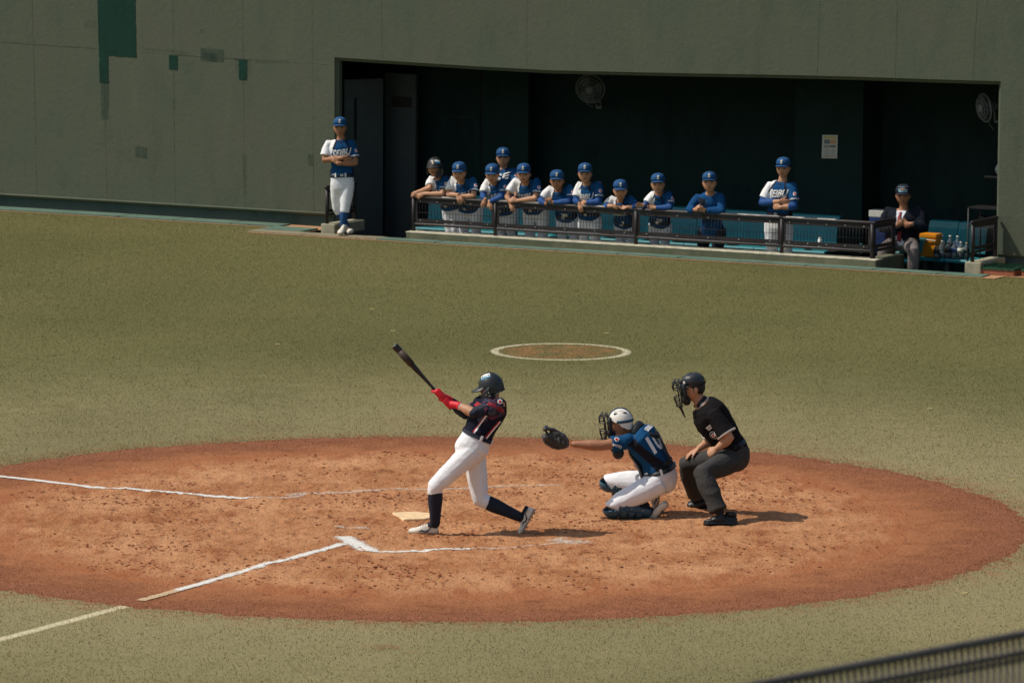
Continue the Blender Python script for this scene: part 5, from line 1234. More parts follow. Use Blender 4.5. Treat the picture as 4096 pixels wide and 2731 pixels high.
# collar with white edging, chest patches
c, r, u, f = p.frame(.97); 
def colpts(dr, dz): return [c+np.cos(a)*r*(.080+dr)*p.k+np.sin(a)*f*(.076+dr)*p.k+u*(.035+dz-.035*max(0,math.sin(a))**2)*p.k for a in np.linspace(A(-215), A(35), 24)]
MB().tube(colpts(0,0), [(.024,.006)]*24, 8, ref=u).build('collar', 'black_cloth', p.ojersey)
MB().tube(colpts(.009,-.012), .0032, 6).build('collar_stripe', 'white_print', p.ojersey); MB().tube(colpts(.011,-.022), .0028, 6).build('collar_stripe', 'white_print', p.ojersey)
cc, r, u, f = p.frame(.60)
dsk = lambda R_, n=20: (np.vstack([[(math.cos(a)*R_, math.sin(a)*R_, 0) for a in np.linspace(0, 2*np.pi, n, endpoint=False)], [(0,0,0)]]), [(i,(i+1)%n,n) for i in range(n)])
nor = nrm(f-r*.85); o_ = cc+f*.05-r*.13+u*-.03
for R_, m_, k_, nm in ((.040,'white_print',.005,'chest_badge'),(.034,'navy',.008,'badge_field'),(.020,'white_print',.010,'badge_centre'),(.011,'red_print',.012,'badge_mark')): v, fc = dsk(R_); project(v, fc, p.bv, o_, nor, u, nm, m_, p.ojersey, k_)
for i in range(3): v, fc = rect(.058-.006*i, .009); project(v, fc, p.bv, o_+u*(.098-.015*i)-r*.02, nor, nrm(u+r*.25), 'wing_badge', 'white_print', p.ojersey, .006)
p.trousers('charcoal_cloth', .985, .020, .030, .011, .22, seat=.03)
p.belt('black_leather', .20, .022)
p.sock('black_cloth', .90, 1.); p.shoes('black_leather', 'black_leather', None, 1.16, False, 'black_leather')
for S in 'LR':
    an, to = p.J['an'+S], p.J['to'+S]; fwd = nrm(V(*(to-p.J['he'+S])[:2], 0)); sd_ = np.cross(fwd, V(0,0,1)); h0 = to-fwd*.268*1.16
    rows = [[h0+fwd*(x)+sd_*y+V(0,0,z) for y, z in ((-.048,.045+.0),(-.034,zt-.015),(0,zt),(.034,zt-.015),(.048,.045))] for x, zt in ((.125,.125),(.16,.118),(.195,.095),(.225,.076),(.25,.062))]
    MB().plate(rows, V(0,0,.010)).build('instep_guard', 'black_leather', p.root)
p.cap('helmet_black', None); 
p.mask('wire_black', .075, .0055, 1.06)
MB().tube([p.H((.090*math.cos(a), .108*math.sin(a)-.006, .034)) for a in np.linspace(A(-200), A(20), 26)], [(.012,.004)]*26, 8, ref=p.Uh).build('mask_strap', 'black_cloth', p.root)
MB().tube([p.H((0, .112*math.cos(t)-.008, .03+.108*math.sin(t))) for t in g(A(20), A(175), 14)], [(.004,.011)]*14, 8, ref=p.Uh).build('mask_strap', 'black_cloth', p.root)
v, fc = dsk(.016, 12); project(v, fc, p.capbv, p.H((-.05,.08,.075)), nrm(p.F-p.Rh*.9+p.Uh*.2), p.Uh, 'cap_emblem', 'white_print', p.root, .006, .1)

# ------------------------------------------------------------------ players in the dugout
GRP = 'team watching from the dugout'
def rj(c, d, n=RN):
    """joints from pixels: depth = plane of the railing plus dy"""
    o = {}
    for nm, (x, y, dy) in d.items():
        q_ = px(c, x, y); o[nm] = atY(*q_, onw(*q_, n)[1]+dy)
    return o
def player(label, c, d, k=.93, hk=1.14, face=V(-.1,-1,-0.02), sleeves='short', number=None, hips=.50, seed=1, outfit='kit', hup=None, curl=(.45,.45), upright=False, word='SEIBU', palm=None, hdy=0., helmet=False, skin='skin', wk=1., pants='white_cloth', n=RN):
    D = {}
    dy = dict(head=.06, neck=.16, shR=.17, shL=.17, elR=.03, elL=.03, wrR=-.02, wrL=-.02, hnR=-.07, hnL=-.07, hipR=hips, hipL=hips, knR=hips+.0, knL=hips+.0)
    if upright: dy = dict(head=hips-.03, neck=hips, shR=hips, shL=hips, elR=hips-.10, elL=hips-.10, wrR=hips-.2, wrL=hips-.2, hnR=hips-.2, hnL=hips-.2, hipR=hips, hipL=hips, knR=hips, knL=hips)
    for nm, v in d.items(): D[nm] = (v[0], v[1], v[2] if len(v) > 2 else dy[nm]+(hdy if nm in ('head','neck','shR','shL') else 0))
    J = rj(c, D, n)
    J['head'] = J['head']+V(0,0,.0 if upright else .012)
    for S in 'RL':
        kn = J['kn'+S]
        if 'an'+S not in J: J['an'+S] = V(kn[0], kn[1]+.04, FZ+.085)
        if 'to'+S not in J: J['to'+S] = V(kn[0]+(-.03 if S == 'R' else .03), J['an'+S][1]-.19, FZ+.004)
        J.setdefault('he'+S, V(J['to'+S][0], J['to'+S][1]+.26, FZ+.004))
    base = V((J['anR'][0]+J['anL'][0])/2, (J['anR'][1]+J['anL'][1])/2, FZ)
    p = Person(label, base, J, k=k, hk=hk, group=GRP, vox=.0092, face=face, hup=hup, seed=seed, skin=skin, wk=wk)
    pl = palm or {'R': (V(.1,1,-.4), V(1,0,.2)), 'L': (V(-.1,1,-.4), V(-1,0,.2))}
    p.body(curl=curl, palm=pl); p.hair()
    if outfit == 'kit':
        p.ojersey = p.jersey(seibu_col(p), sleeve=.36, lo=.06, amp=.006); shirt_print(p, word, num=number); collar(p)
        if sleeves == 'long': p.undersleeves()
        elif sleeves == 'mid': p.undersleeves(b=.72)
        p.trousers(pants, .60); p.belt(); p.sock('blue_sock', .55, .99); p.shoes('shoe_white', 'sole', None, k, False)
    if helmet: p.helmet('helmet_grey', 'RL', 'L', 'S')
    elif outfit != 'suit': p.cap()
    return p

p = player('young player in black batting helmet leaning on the left end of the railing', 4, dict(head=(492,405), neck=(545,545), shR=(428,570), shL=(640,560), elR=(425,690), wrR=(262,735), hnR=(165,785), elL=(608,772), wrL=(345,768), hnL=(235,825), hipR=(690,985), hipL=(800,985), knR=(715,1310), knL=(800,1310)), k=.90, face=V(-.25,-1,0.00), helmet=True, word='SARU', seed=11, wk=.95)
hh = p.hbv; cN = nrm(p.F*.55-p.Rh*.75+p.Uh*.45)
for m_, dz in (('white_print',.012),('blue_print',-.016)): v, f = rect(.085,.026); project(v, f, hh, p.H((-.06,.06,.085))+p.Uh*dz, cN, nrm(p.Uh+p.Rh*-.35), 'decal', m_, p.helm, .005, .08)
player('player in blue cap beside the helmeted one, bare right hand hanging over the rail', 4, dict(head=(845,478), neck=(880,600), shR=(735,575), shL=(1050,585), elR=(690,780), wrR=(822,785), hnR=(855,900), elL=(1050,805), wrL=(890,800), hnL=(930,860,.0), hipR=(905,1010), hipL=(1090,1010), knR=(915,1310), knL=(1085,1315)), face=V(-.22,-1,-0.08), seed=12)
player('player in blue cap with both hands drooping over the rail below a taller teammate', 4, dict(head=(1318,505), neck=(1345,618), shR=(1225,605), shL=(1475,600), elR=(1180,805), wrR=(1215,845), hnR=(1165,950), elL=(1455,815), wrL=(1275,880), hnL=(1310,1000), hipR=(1430,1050), hipL=(1560,1050), knR=(1445,1345), knL=(1590,1350)), k=.90, face=V(-.18,-1,-0.12), sleeves='long', seed=13, word='SARU')
player('young player standing upright behind the leaning row, head above the others', 4, dict(head=(1470,262), neck=(1480,405), shR=(1390,455), shL=(1640,455), elR=(1370,640), elL=(1660,640), wrR=(1390,800), wrL=(1650,800), hnR=(1395,860), hnL=(1645,860), hipR=(1470,850), hipL=(1590,850), knR=(1500,1180), knL=(1620,1180)), k=.90, face=V(-.05,-1,0.05), upright=True, hips=1.05, seed=14, word='SE')
player('bare-armed player in blue cap just right of the second rail post, one hand drooping', 4, dict(head=(1765,500), neck=(1795,620), shR=(1640,600), shL=(1955,600), elR=(1525,800), wrR=(1575,900), hnR=(1615,1010), elL=(1935,835), wrL=(1680,865), hnL=(1590,860), hipR=(1840,1030), hipL=(2030,1030), knR=(1855,1370), knL=(2035,1375)), k=.97, face=V(-.15,-1,-0.05), seed=15)
CL = {'R': (V(1,0,.1), V(0,0,1)), 'L': (V(-1,0,.1), V(0,0,1))}
player('player in blue cap with clasped hands raised in front of his right shoulder', 5, dict(head=(418,545), neck=(445,650), shR=(320,650), shL=(590,635), elR=(195,800), wrR=(275,835), hnR=(300,770,-.05), elL=(585,805), wrL=(360,820), hnL=(310,775,-.05), hipR=(480,1050), hipL=(640,1050), knR=(490,1285), knL=(640,1290)), k=.92, face=V(-.08,-1,-0.02), sleeves='long', number='30', seed=16, palm=CL, curl=(.9,.9), skin='skin_tan')
player('tall player in blue cap with one hand hanging over the rail and belt showing below', 5, dict(head=(785,455), neck=(812,578), shR=(705,595), shL=(970,585), elR=(660,795), wrR=(710,830), hnR=(735,930), elL=(965,815), wrL=(790,815), hnL=(720,850,.03), hipR=(770,1050), hipL=(920,1050), knR=(775,1300), knL=(920,1305)), k=.93, face=V(-.10,-1,0.05), sleeves='long', seed=17, hips=.30, hdy=-.04, wk=.95)
player('small player bent low with his chin near the rail and fingers together', 5, dict(head=(1245,672), neck=(1252,795), shR=(1125,775), shL=(1385,775), elR=(1060,870), wrR=(1140,862), hnR=(1195,890,-.05), elL=(1440,880), wrL=(1340,875), hnL=(1250,905,-.05), hipR=(1240,1120), hipL=(1370,1120), knR=(1255,1345), knL=(1390,1350)), k=.86, face=V(0,-1,-0.08), sleeves='mid', number='3', seed=18, palm=CL, curl=(.7,.7))
player('small long-sleeved player left of the jacket man with his fingers together over the rail', 5, dict(head=(1738,590), neck=(1755,700), shR=(1665,720), shL=(1890,720), elR=(1565,860), wrR=(1545,850), hnR=(1500,855,-.05), elL=(1900,885), wrL=(1700,885), hnL=(1615,880,-.05), hipR=(1690,1130), hipL=(1845,1130), knR=(1690,1360), knL=(1830,1365)), k=.86, face=V(-.05,-1,0.02), sleeves='long', number='27', seed=19, palm=CL, curl=(.7,.7))
# coach in the blue jacket
p = player('man in plain blue jacket with hands clasped on the rail', 6, dict(head=(588,548), neck=(600,672), shR=(435,735), shL=(730,720), elR=(335,880), wrR=(405,875), hnR=(465,860,-.05), elL=(750,890), wrL=(540,885), hnL=(455,860,-.05), hipR=(530,1150), hipL=(710,1150), knR=(505,1385), knL=(690,1390)), k=.98, face=V(-.12,-1,0.08), outfit='jacket', seed=20, wk=.95, palm=CL, curl=(.9,.9), hips=.40)
def jac_col(v):
    c, r, u, f = p.frame(.8); d = v-c; uu, ww, ff = d@r/p.k, d@u/p.k, d@f/p.k; col = np.tile(np.array((.005,.055,.16)), (len(v),1)); dR, tR_ = seg_d(v, p.J['shR'], p.J['elR'])
    col[(uu > .03) & (uu < .15) & (ww > -.02) & (ww < .07) & (ff > 0)] = (.012,.016,.026); col[(np.abs(uu) < .004) & (ff > 0)] = (.01,.02,.05); return col
p.ojersey = p.jersey(jac_col, sleeve=.94, lo=-.18, infl=.018, flare=.012, amp=.008, name='jacket', blouse=.006); p.trousers('navy', .95, .016, .012, top=.1); p.sock('navy', .9, .99); p.shoes('shoe_white', 'sole', None, 1., False)
c, r, u, f = p.frame(.55); v, fc = text_mesh('SEIBU', .05, .2, .0015); project(v, fc, p.bv, c+f*.13-r*.085, f, u, 'lettering', 'white_print', p.ojersey, .006)
MB().tube([p.J['wrL']+nrm(p.J['elL']-p.J['wrL'])*.0, p.J['wrL']+nrm(p.J['elL']-p.J['wrL'])*.03], .034, 12, round_ends=False).build('wristwatch', 'black_leather', p.root)
# coach with folded arms
def folded(c, d, **kw): return kw
p = player('coach in blue cap standing with folded arms near the right end of the railing', 6, dict(head=(1515,355), neck=(1508,515), shR=(1345,580,.22), shL=(1640,590,.22), elR=(1245,790,.12), wrR=(1465,770,.02), hnR=(1545,775,.06), elL=(1655,840,.12), wrL=(1480,845,.0), hnL=(1320,840,.04), hipR=(1370,1050), hipL=(1540,1050), knR=(1375,1400), knL=(1560,1405)), k=1.03, hk=1.12, face=V(-.35,-1,-0.02), sleeves='none', seed=21, upright=True, hips=.28, palm={'R': (V(.1,1,0), V(0,0,1)), 'L': (V(.1,1,0), V(0,0,1))}, curl=(.2,.3), wk=1.06)
p.undersleeves(b=.86, which='R'); p.undersleeves(b=.74, which='L')
# man at the entrance
J3 = dict(head=(393,320,0), neck=(403,432,.02), shR=(272,485,.02), shL=(510,480,.02), elR=(238,640,-.06), wrR=(420,618,-.16), hnR=(500,640,-.12), elL=(545,668,-.06), wrL=(372,672,-.17), hnL=(275,590,-.13), hipR=(365,880,0), hipL=(465,880,0), knR=(366,1105,.08), knL=(444,1092,-.08), anR=(462,1335,.12), anL=(418,1288,-.10), toR=(512,1388,-.06), toL=(385,1372,-.30))
Y3 = gnd(*px(3,440,1385))[1]+.05; J = jj(3, Y3, J3)
J['toL'][2] = .045; J['toR'][2] = .045; J['heL'] = J['toL']+V(.08,.24,.06); J['heR'] = J['toR']+V(-.06,.25,0); J['anR'][2] = max(J['anR'][2], .13)
p = Person('man in team shirt standing with folded arms and crossed legs by the dugout entrance', V(J['anR'][0], Y3, .03), J, k=1.0, hk=1.12, group=GRP, vox=.0085, face=V(-.05,-1,0.00), seed=22, skin='skin_tan')
p.body(palm={'R': (V(0,1,.0), V(0,0,1)), 'L': (V(0,1,0), V(0,0,1))}, curl=(.2,.3)); p.hair()
p.ojersey = p.jersey(seibu_col(p), sleeve=.36, lo=.16, amp=.006, flare=.018); shirt_print(p, s=.70); collar(p)
p.trousers('white_cloth', .61, .014, amp=.004, top=.24); p.belt('black_leather', .22, .026, {.32:'white_cloth', .18:'white_cloth'}); p.sock('blue_sock', .55, .99); p.shoes('shoe_white', 'sole', None, 1.05, False); p.cap()
stander = p
# seated man in the blazer
P12 = dict(head=(788,925,.0), neck=(795,1028,.05), shR=(672,1048,.06), shL=(912,1043,.06), elR=(632,1170,-.04), wrR=(740,1150,-.20), hnR=(800,1120,-.18), elL=(948,1170,-.04), wrL=(850,1140,-.19), hnL=(775,1165,-.16), hipR=(735,1285,.10), hipL=(845,1290,.10), knR=(640,1330,-.30), knL=(868,1348,-.36), anR=(610,1500,-.30), anL=(862,1525,-.34))
J = rj(7, P12, -.20)
for S in 'RL': J['to'+S] = V(J['an'+S][0], J['an'+S][1]-.20, FZ+.004); J['an'+S][2] = FZ+.09; J['he'+S] = J['to'+S]+V(0,.28,0)
p = Person('seated man in dark blazer and red tie with folded arms and light blue cap', V(J['hipR'][0], J['hipR'][1], FZ), J, k=1.04, hk=1.18, group=GRP, vox=.0085, face=V(-.1,-1,-0.04), seed=23, skin='skin_tan', wk=1.25, dk=1.15, armk=1.15)
p.body(palm={'R': (V(0,1,.0), V(0,0,1)), 'L': (V(0,1,0), V(0,0,1))}, curl=(.3,.3)); p.hair()
def suit_col(v):
    c, r, u, f = p.frame(.8); d = v-c; uu, ww, ff = d@r/p.k, d@u/p.k, d@f/p.k; col = np.tile(np.array((.006,.009,.016)), (len(v),1))
    o = (ff > .03) & ((np.abs(uu) < .012+.26*np.maximum(0, ww+.13)) & (ww > -.13)); o |= (ff > .0) & (ww < -.24) & (np.abs(uu-.02) < .10*np.clip((-ww-.22)/.12,0,1.)); col[o] = (.62,.64,.70); return col
p.ojersey = p.jersey(suit_col, sleeve=.95, lo=-.02, infl=.022, flare=.02, amp=.010, name='blazer', blouse=.03)
def tie(s0, s1, w0, w1):
    rows = []
    for i in range(9):
        t = i/8; c, r, u, f = p.frame(s0+(s1-s0)*t); h = p.bv.ray_cast(Vector(c+f*.5), Vector(-f), .6); q_ = np.array(h[0])+f*.006 if h[0] is not None else c+f*.15; w = w0+(w1-w0)*t; rows.append([q_-r*w, q_+f*.004, q_+r*w])
    MB().plate(rows, V(0,-.004,0)).build('necktie', 'red_tie', p.root)
M('red_tie', (.22,.012,.020), .6, .25, 40); tie(.97,.62,.016,.032); tie(.40,.12,.034,.036)
c, r, u, f = p.frame(.62); v, fc = dsk(.03,16); project(v, fc, p.bv, c-r*.085+f*.13, f, u, 'breast_badge', 'gold', p.ojersey, .006)
p.trousers('warm_grey', .97, .018, .012, top=.15)
p.sock('black_cloth', .9, .99); p.shoes('black_leather', 'black_leather', None, 1.05, False)
M('cap_sky', (.25,.48,.55), .8, .1, 20); p.cap('navy', None)
v, f = rect(.125,.075); project(v, f, p.capbv, p.H((0,.10,.092)), p.F*.97+p.Uh*.2, p.Uh, 'front_panel', 'cap_sky', p.capo, .003, .1)
v, f = text_mesh('REDS', .034, .1, .002); project(v, f, p.capbv, p.H((0,.10,.092)), p.F*.97+p.Uh*.2, p.Uh, 'emblem', 'cap_logo', p.capo, .006, .1)

# ================================================================== DUGOUT PROPS
# drink bottles on the side bench
def bottle(label, pos, h=.28, r=.044, body='pet_clear', lab='pp_red', liquid='drink_dark', cap_='white_print', fill=.5):
    b = thing('drink_bottle', label, 'bottle', pos, 'drink bottles on the side bench')
    pr = [(0,.85),(.01,1),(.30,1),(.34,.93),(.40,1),(.62,1),(.72,.9),(.84,.45),(.90,.32),(.94,.32)]
    MB().tube([pos+V(0,0,h*z) for z, _ in pr], [r*q_ for _, q_ in pr], 14, round_ends=False).build('shell', body, b)
    MB().tube([pos+V(0,0,.006), pos+V(0,0,h*.62*fill+.01)], r*.93, 14, round_ends=False).build('drink', liquid, b)
    MB().tube([pos+V(0,0,h*.93), pos+V(0,0,h*1.0)], r*.38, 12, round_ends=False).build('cap', cap_, b)
    if lab: MB().tube([pos+V(0,0,h*.38), pos+V(0,0,h*.62)], r*1.015, 14, round_ends=False).build('label', lab, b)
m, N, L, pb = nodes_mat('pet_clear'); pb.inputs['Transmission Weight'].default_value = .9; pb.inputs['Roughness'].default_value = .08; pb.inputs['IOR'].default_value = 1.3; pb.inputs['Base Color'].default_value = (.85,.92,.95,1)
M('drink_dark', (.02,.012,.010), .2); M('drink_clear', (.12,.15,.16), .15); M('pp_blue', (.03,.08,.22), .6); M('pp_black', (.02,.02,.02), .5); M('pp_red2', (.42,.05,.06), .6)
def bpx(x, y, n): q_ = px(7, x, y); return V(*onw(*q_, n)[:2], ZS+.002)
for x, n_, h_, lab, liq, cap_, l in [(1085,-.86,.30,'pp_red2','drink_dark','white_print','tall bottle with red label and white cap at the back of the side bench'), (1148,-.86,.30,'pp_black','drink_dark','white_print','tall dark bottle in the middle of the back row'), (1205,-.86,.30,'pp_blue','drink_clear','white_print','tall bottle with patterned dark label at the right of the back row'), (1046,-.52,.20,'pp_black','drink_dark','pp_black','small dark bottle nearest the orange cooler'), (1088,-.66,.24,None,'drink_clear','white_print','clear bottle in the front row'), (1135,-.66,.22,'pp_black','drink_dark','pp_black','short black bottle in the front row'), (1183,-.68,.23,'pp_blue','drink_clear','pp_blue','small blue-tinted bottle in the front row'), (1230,-.66,.24,'paper','drink_dark','white_print','front bottle with pale label'), (1275,-.70,.23,'pp_black','drink_dark','pp_yellow','rightmost short bottle with yellowish cap')]:
    bottle(l, bpx(x, 1270, n_), h_, .046, 'pet_clear', lab, liq, cap_)
# orange cooler
M('cooler_orange', (.72,.26,.010), .4, .08, 10); M('cooler_white', (.6,.58,.52), .5)
q0 = bpx(1000, 1265, -.72); co = thing('drink_cooler', 'orange drink cooler box beside the bottles', 'cooler', q0)
MB().box(q0+V(0,0,.135), WT*.125, WN*.10, V(0,0,.133)).build('box', 'cooler_orange', co, False, bevel=.015)
MB().box(q0+V(0,0,.300), WT*.132, WN*.107, V(0,0,.030)).build('lid', 'cooler_orange', co, False, bevel=.012)
MB().tube([q0+WN*.112-WT*.12+V(0,0,.235), q0+WN*.125+V(0,0,.250), q0+WN*.112+WT*.12+V(0,0,.235)], .009, 8).build('handle', 'cooler_white', co)
# blue cool box left of the man
M('box_blue', (.012,.035,.14), .5); q0 = onw(*px(7,612,1190), -.85); q0[2] = ZS; cb = thing('cool_box', 'blue cool box with pale lid behind the seated man', 'cool box', q0)
zt = onw(*px(7,612,1032), -.85)[2]; hh_ = zt-ZS
MB().box(q0+V(0,0,hh_*.42), WT*.13, WN*.10, V(0,0,hh_*.42)).build('box', 'box_blue', cb, False, bevel=.012); MB().box(q0+V(0,0,hh_*.92), WT*.135, WN*.105, V(0,0,hh_*.08)).build('lid', 'cooler_white', cb, False, bevel=.01)
# cup, pink tub, black cap and gloves on the long bench
def cyl_item(name, label, cat, pos, prof, mat, lid=None):
    t = thing(name, label, cat, pos); MB().tube([pos+V(0,0,z) for z, _ in prof], [r for _, r in prof], 16, round_ends=False).build('body', mat, t)
    if lid: MB().tube([pos+V(0,0,prof[-1][0]), pos+V(0,0,prof[-1][0]+.02)], prof[-1][1]*1.06, 16, round_ends=False).build('lid', lid, t)
bb = lambda x, y, n_: V(*onw(*px(7, x, y), n_)[:2], ZS+.002)
M('pink', (.45,.02,.10), .5); cyl_item('pink_tub', 'small tub with bright pink lid on the teal bench', 'tub', bb(63,1280,-.66), [(0,.055),(.05,.058),(.07,.055)], 'pp_black', 'pink')
cyl_item('white_bottle', 'white squeeze bottle standing on the teal bench near the railing end', 'bottle', bb(153,1285,-.66), [(0,.030),(.10,.034),(.15,.032),(.165,.020)], 'white_print', 'cooler_white')
cyl_item('clear_bottle', 'small clear bottle with green cap on the bench beside the dark cap', 'bottle', bb(468,1300,-.66), [(0,.030),(.08,.032),(.11,.016)], 'pet_clear', 'bench_teal')
q0 = bb(250, 1285, -.66); ct = thing('dark_cap', 'black cap resting on the teal bench', 'cap', q0); rings = []
for j in range(1,9):
    th = math.pi/2*j/8; a = np.linspace(0, 2*np.pi, 20, endpoint=False); rings.append(q0+np.stack([.10*math.sin(th)*np.cos(a), .10*math.sin(th)*np.sin(a), .015+.10*math.cos(th)**.8+0*a], 1))
MB().loft(rings).build('crown', 'black_cloth', ct); MB().plate([[q0+V(x*1.0, -.095*math.cos(x*9)-.07*t*math.cos(x*12), .022-.010*t) for t in g(0,1,4)] for x in g(-.08,.08,9)], V(0,0,-.006)).build('visor', 'black_cloth', ct)
v, f = text_mesh('S', .05, 0, .002); mkobj('emblem', [q0+V(a[0], -.100, .065+a[1]) for a in v], f, 'white_print', ct, False)
# fielders' gloves
M('glove_brown', (.050,.022,.012), .55, .3, 25, .5, 50); M('glove_dark', (.016,.013,.012), .55, .3, 25, .5, 50)
mb = MB(); mb.ell(V(0,0,.055), V(.085,0,0), V(0,.10,0), V(0,0,.05))
for i in range(4): mb.tube([V(-.05+.03*i,-.02,.07), V(-.06+.035*i,-.09,.085), V(-.05+.03*i,-.135,.05)], [.020,.022,.015], 8)
mb.tube([V(.07,.0,.06), V(.10,-.06,.06), V(.085,-.11,.04)], [.024,.024,.016], 8)
gv, gf = remesh(mb, .012, 4, .5); gme = {}
def glove(label, c, x, y, mat, rz, s=1.):
    q_ = px(c, x, y); pos = V(*onw(*q_, -.72)[:2], ZS+.004); t = thing('fielders_glove', label, 'glove', pos, 'gloves left on the bench'); c_, s_ = math.cos(rz), math.sin(rz)
    vv = gv@np.array([[c_,s_,0],[-s_,c_,0],[0,0,1]])*s+pos; mkobj('leather', vv, gf, mat, t)
for c, x, y, m_, rz, l in [(5,385,1120,'glove_dark',.3,'dark glove on the bench between the player with clasped hands and his neighbour'), (5,1035,1160,'glove_brown',1.2,'brown glove on the bench left of the low bent player'), (5,1120,1170,'glove_dark',2.2,'dark glove on the bench close behind the low bent player'), (5,1560,1190,'glove_brown',.8,'glove on the bench behind the middle rail post'), (5,1955,1215,'glove_dark',.1,'dark glove right of the small long-sleeved player'), (5,2045,1220,'glove_brown',1.7,'reddish brown glove second right of the small long-sleeved player'), (6,160,1175,'glove_dark',2.9,'dark glove left of the man in the jacket, farthest from him'), (6,380,1185,'glove_brown',2.0,'brown glove just left of the man in the blue jacket'), (6,800,1190,'glove_dark',.5,'black glove just right of the man in the blue jacket')]: glove(l, c, x, y, m_, rz)
# wall fans
M('fan_white', (.15,.155,.15), .45, .1, 10); M('fan_blade', (.05,.07,.075), .25)
def fan(label, c, fw_, up, R, arm):
    t = thing('wall_fan', label, 'fan', c, 'wall fans in the dugout'); fw_ = nrm(fw_); rt = nrm(np.cross(up, fw_)); up = np.cross(fw_, rt)
    cage = MB()
    for rr, dz in ((1,0),(.80,.045),(.55,.06),(.30,.07)):
        cage.tube([c+fw_*dz+(rt*math.cos(a)+up*math.sin(a))*R*rr for a in np.linspace(0, 2*np.pi, 36, endpoint=False)], .005 if rr < 1 else .009, 6, closed=True)
    for i in range(30):
        a = 2*math.pi*i/30; d_ = rt*math.cos(a)+up*math.sin(a); cage.tube([c+d_*R, c+fw_*.05+d_*R*.75, c+fw_*.07+d_*R*.25], .0022, 4); cage.tube([c+d_*R, c-fw_*.05+d_*R*.75, c-fw_*.06+d_*R*.3], .0022, 4)
    cage.build('guard', 'fan_white', t)
    for k in range(3):
        rows = []
        for i in range(7):
            t_ = .2+.7*i/6; row = []
            for q_ in g(-.5,.5,5):
                a = 2*math.pi*k/3+q_*1.35*(1-.3*abs(t_-.55)); row.append(c+(rt*math.cos(a)+up*math.sin(a))*R*t_+fw_*(.02*q_))
            rows.append(row)
        MB().plate(rows, fw_*.003).build('blade', 'fan_blade', t)
    MB().ell(c+fw_*.068, rt*.055, up*.055, fw_*.02, 18, 8).build('badge_cap', 'fan_white', t)
    MB().tube([c-fw_*.05, c-fw_*.13, c-fw_*.20], [.055,.062,.050], 16).build('motor', 'fan_white', t)
    MB().tube([c-fw_*.15, c-fw_*.15-up*.22, arm], [.022,.022,.026], 10).build('arm', 'fan_white', t)
    MB().box(arm, rt*.045, fw_*.02, up*.06).build('wall_bracket', 'fan_white', t, False, bevel=.008)
    MB().tube([c-fw_*.12-rt*.1-up*.16, c-fw_*.1-rt*.08-up*.26, c-fw_*.1+rt*.02-up*.32], .004, 5).build('pull_cord', 'fan_white', t)
c0 = onw(2361, 356, -1.5); fan('white wall fan with round guard high on the middle of the back wall', c0, V(-.2,-1,-.22), V(0,0,1), .215, onw(2395, 420, -2.34))
c0 = onw(3938, 432, -.55); fan('wall fan turned sideways under the right edge of the opening', c0, V(-.92,-.40,-.12), V(0,0,1), .20, wpt(tR-.06, -.75, c0[2]-.15))
# shelf at the right jamb with plastic bag and cups below
M('bag_clear', (.30,.36,.40), .2, .4, 30, .8, 40, bdist=.02)
sh = thing('wall_shelf', 'small dark shelf on the right side wall of the dugout', 'shelf', wpt(tR-.25, -.6, onw(3960,700,-.6)[2])); zs_ = onw(3960,704,-.6)[2]
slab_('board', 'rack_paint', tR-.42, tR-.058, -.85, -.45, zs_-.012, zs_+.008, sh); slab_('bracket', 'rack_paint', tR-.09, tR-.06, -.80, -.50, zs_-.16, zs_-.013, sh)
bgp = wpt(tR-.22, -.62, zs_+.01); mb = MB().ell(bgp+V(0,0,.09), V(.10,0,0), V(0,.09,0), V(0,0,.085)); mb.tube([bgp+V(0,0,.15), bgp+V(.03,0,.30), bgp+V(.06,0,.50)], [.06,.035,.03], 10)
v, f = remesh(mb, .012, 3, .5); v = wrinkle(v, f, .02, 16, 3); tag(mkobj('plastic_bag', v, f, 'bag_clear'), 'crumpled clear plastic bag on the shelf by the right jamb', 'bag')
rk = thing('low_rack', 'low dark metal rack holding black cups by the right railing', 'rack', wpt(tR-.35, -.55, FZ)); zr = onw(*px(7,1400,1010), -.55)[2]; zr2 = zr-.26
for z in (zr, zr2): slab_('shelf_board', 'rack_paint', tR-.62, tR-.08, -.80, -.35, z-.01, z+.01, rk)
for a_, n_ in ((tR-.61,-.36),(tR-.09,-.36),(tR-.61,-.79),(tR-.09,-.79)): MB().tube([wpt(a_,n_,FZ), wpt(a_,n_,zr-.011)], .012, 8, round_ends=False).build('leg', 'rack_paint', rk)
for i, (a_, l) in enumerate(((tR-.45,'left black cup on the low rack'),(tR-.25,'right black cup on the low rack'))):
    q_ = wpt(a_, -.50, zr2+.011); cyl_item('black_cup', l, 'cup', q_, [(0,.05),(.10,.062),(.13,.07)], 'black_leather')
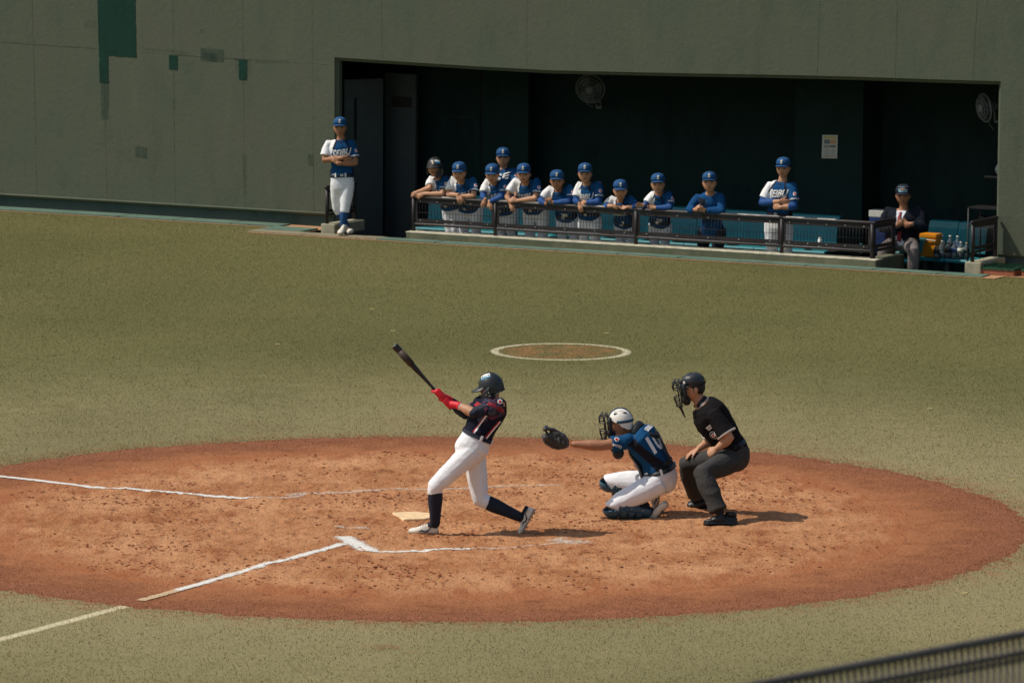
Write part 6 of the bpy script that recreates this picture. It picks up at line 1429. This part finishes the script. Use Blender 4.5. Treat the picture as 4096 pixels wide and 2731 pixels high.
# boot mats at the far right
M('mat_green', (.010,.060,.028), .8, .3, 20, .3, 60); M('tray_brown', srgb(150,92,66), .8, .3, 20)
def boot_mat(label, t_, n_, w, d_):
    m_ = thing('boot_mat', label, 'mat', wpt(t_, n_, .01), 'boot cleaning mats'); c = wpt(t_, n_, .01)
    slab_('tray', 'tray_brown', t_-w, t_+w, n_-d_, n_+d_, .010, .075, m_, .006)
    fr = MB()
    for i in range(7): u_ = -w+2*w*i/6; fr.box(c+WT*u_+V(0,0,.085), WT*.012, WN*d_, V(0,0,.014))
    for i in range(6): u_ = -d_+2*d_*i/5; fr.box(c+WN*u_+V(0,0,.0865), WT*w, WN*.012, V(0,0,.0145))
    fr.build('lattice', 'mat_green', m_, False)
    br = MB()
    for _ in range(700):
        q_ = c+WT*rng.uniform(-w,w)+WN*rng.uniform(-d_,d_)+V(0,0,.09); br.tube([q_, q_+V(rng.normal(0,.010),rng.normal(0,.010),.035)], .0025, 3, round_ends=False)
    br.build('bristles', 'mat_green', m_, False)['kind'] = 'stuff'
tm = tz_(3995, 1080, .75)
boot_mat('green bristle boot mat next to the right kerb block', tm, .66, .29, .24); boot_mat('green bristle boot mat cut by the right frame edge', tm+.68, .62, .29, .24)
# ================================================================== FOREGROUND NET RAIL
ZF = 4.85; fa, fb = gnd(2950, 2752, ZF), gnd(4096, 2534, ZF); fd = nrm(fb-fa); fa = fa-fd*3; fb = fb+fd*3
M('net_dark', (.075,.066,.062), .7, .2, 20)
nr = thing('net_fence', 'blurred dark rail with netting in the near right corner', 'fence', V(*((fa+fb)/2)[:2], ZF-1.2))
MB().tube([fa, fb], .011, 10).build('top_rail', 'net_dark', nr)
nm = MB(); L = np.linalg.norm(fb-fa); m_ = int(L/.0262)
for i in range(m_+1): q_ = fa+fd*(L*i/m_); nm.tube([q_, q_-V(0,0,1.2)], .0058, 5, round_ends=False)
for z in (.050,): nm.tube([fa-V(0,0,z), fb-V(0,0,z)], .0080, 6, round_ends=False)
for z in (.068,): nm.tube([fa-V(0,0,z), fb-V(0,0,z)], .005, 6, round_ends=False)
for z in np.arange(.42,1.2,.30): nm.tube([fa-V(0,0,z), fb-V(0,0,z)], .006, 6, round_ends=False)
nm.build('netting', 'net_dark', nr)['kind'] = 'stuff'
for u_ in (.02,.98): q_ = fa+fd*L*u_; MB().tube([q_-V(0,0,.0), q_-V(0,0,1.2)], .022, 8).build('post', 'net_dark', nr)
slab_c = (fa+fb)/2; lat = np.cross(fd, V(0,0,1))
struct(MB().box(V(slab_c[0], slab_c[1], (ZF-1.2)/2)+lat*.0, fd*(L/2+8), lat*.15, V(0,0,(ZF-1.2)/2)).build('stand_parapet', 'concrete', None, False))
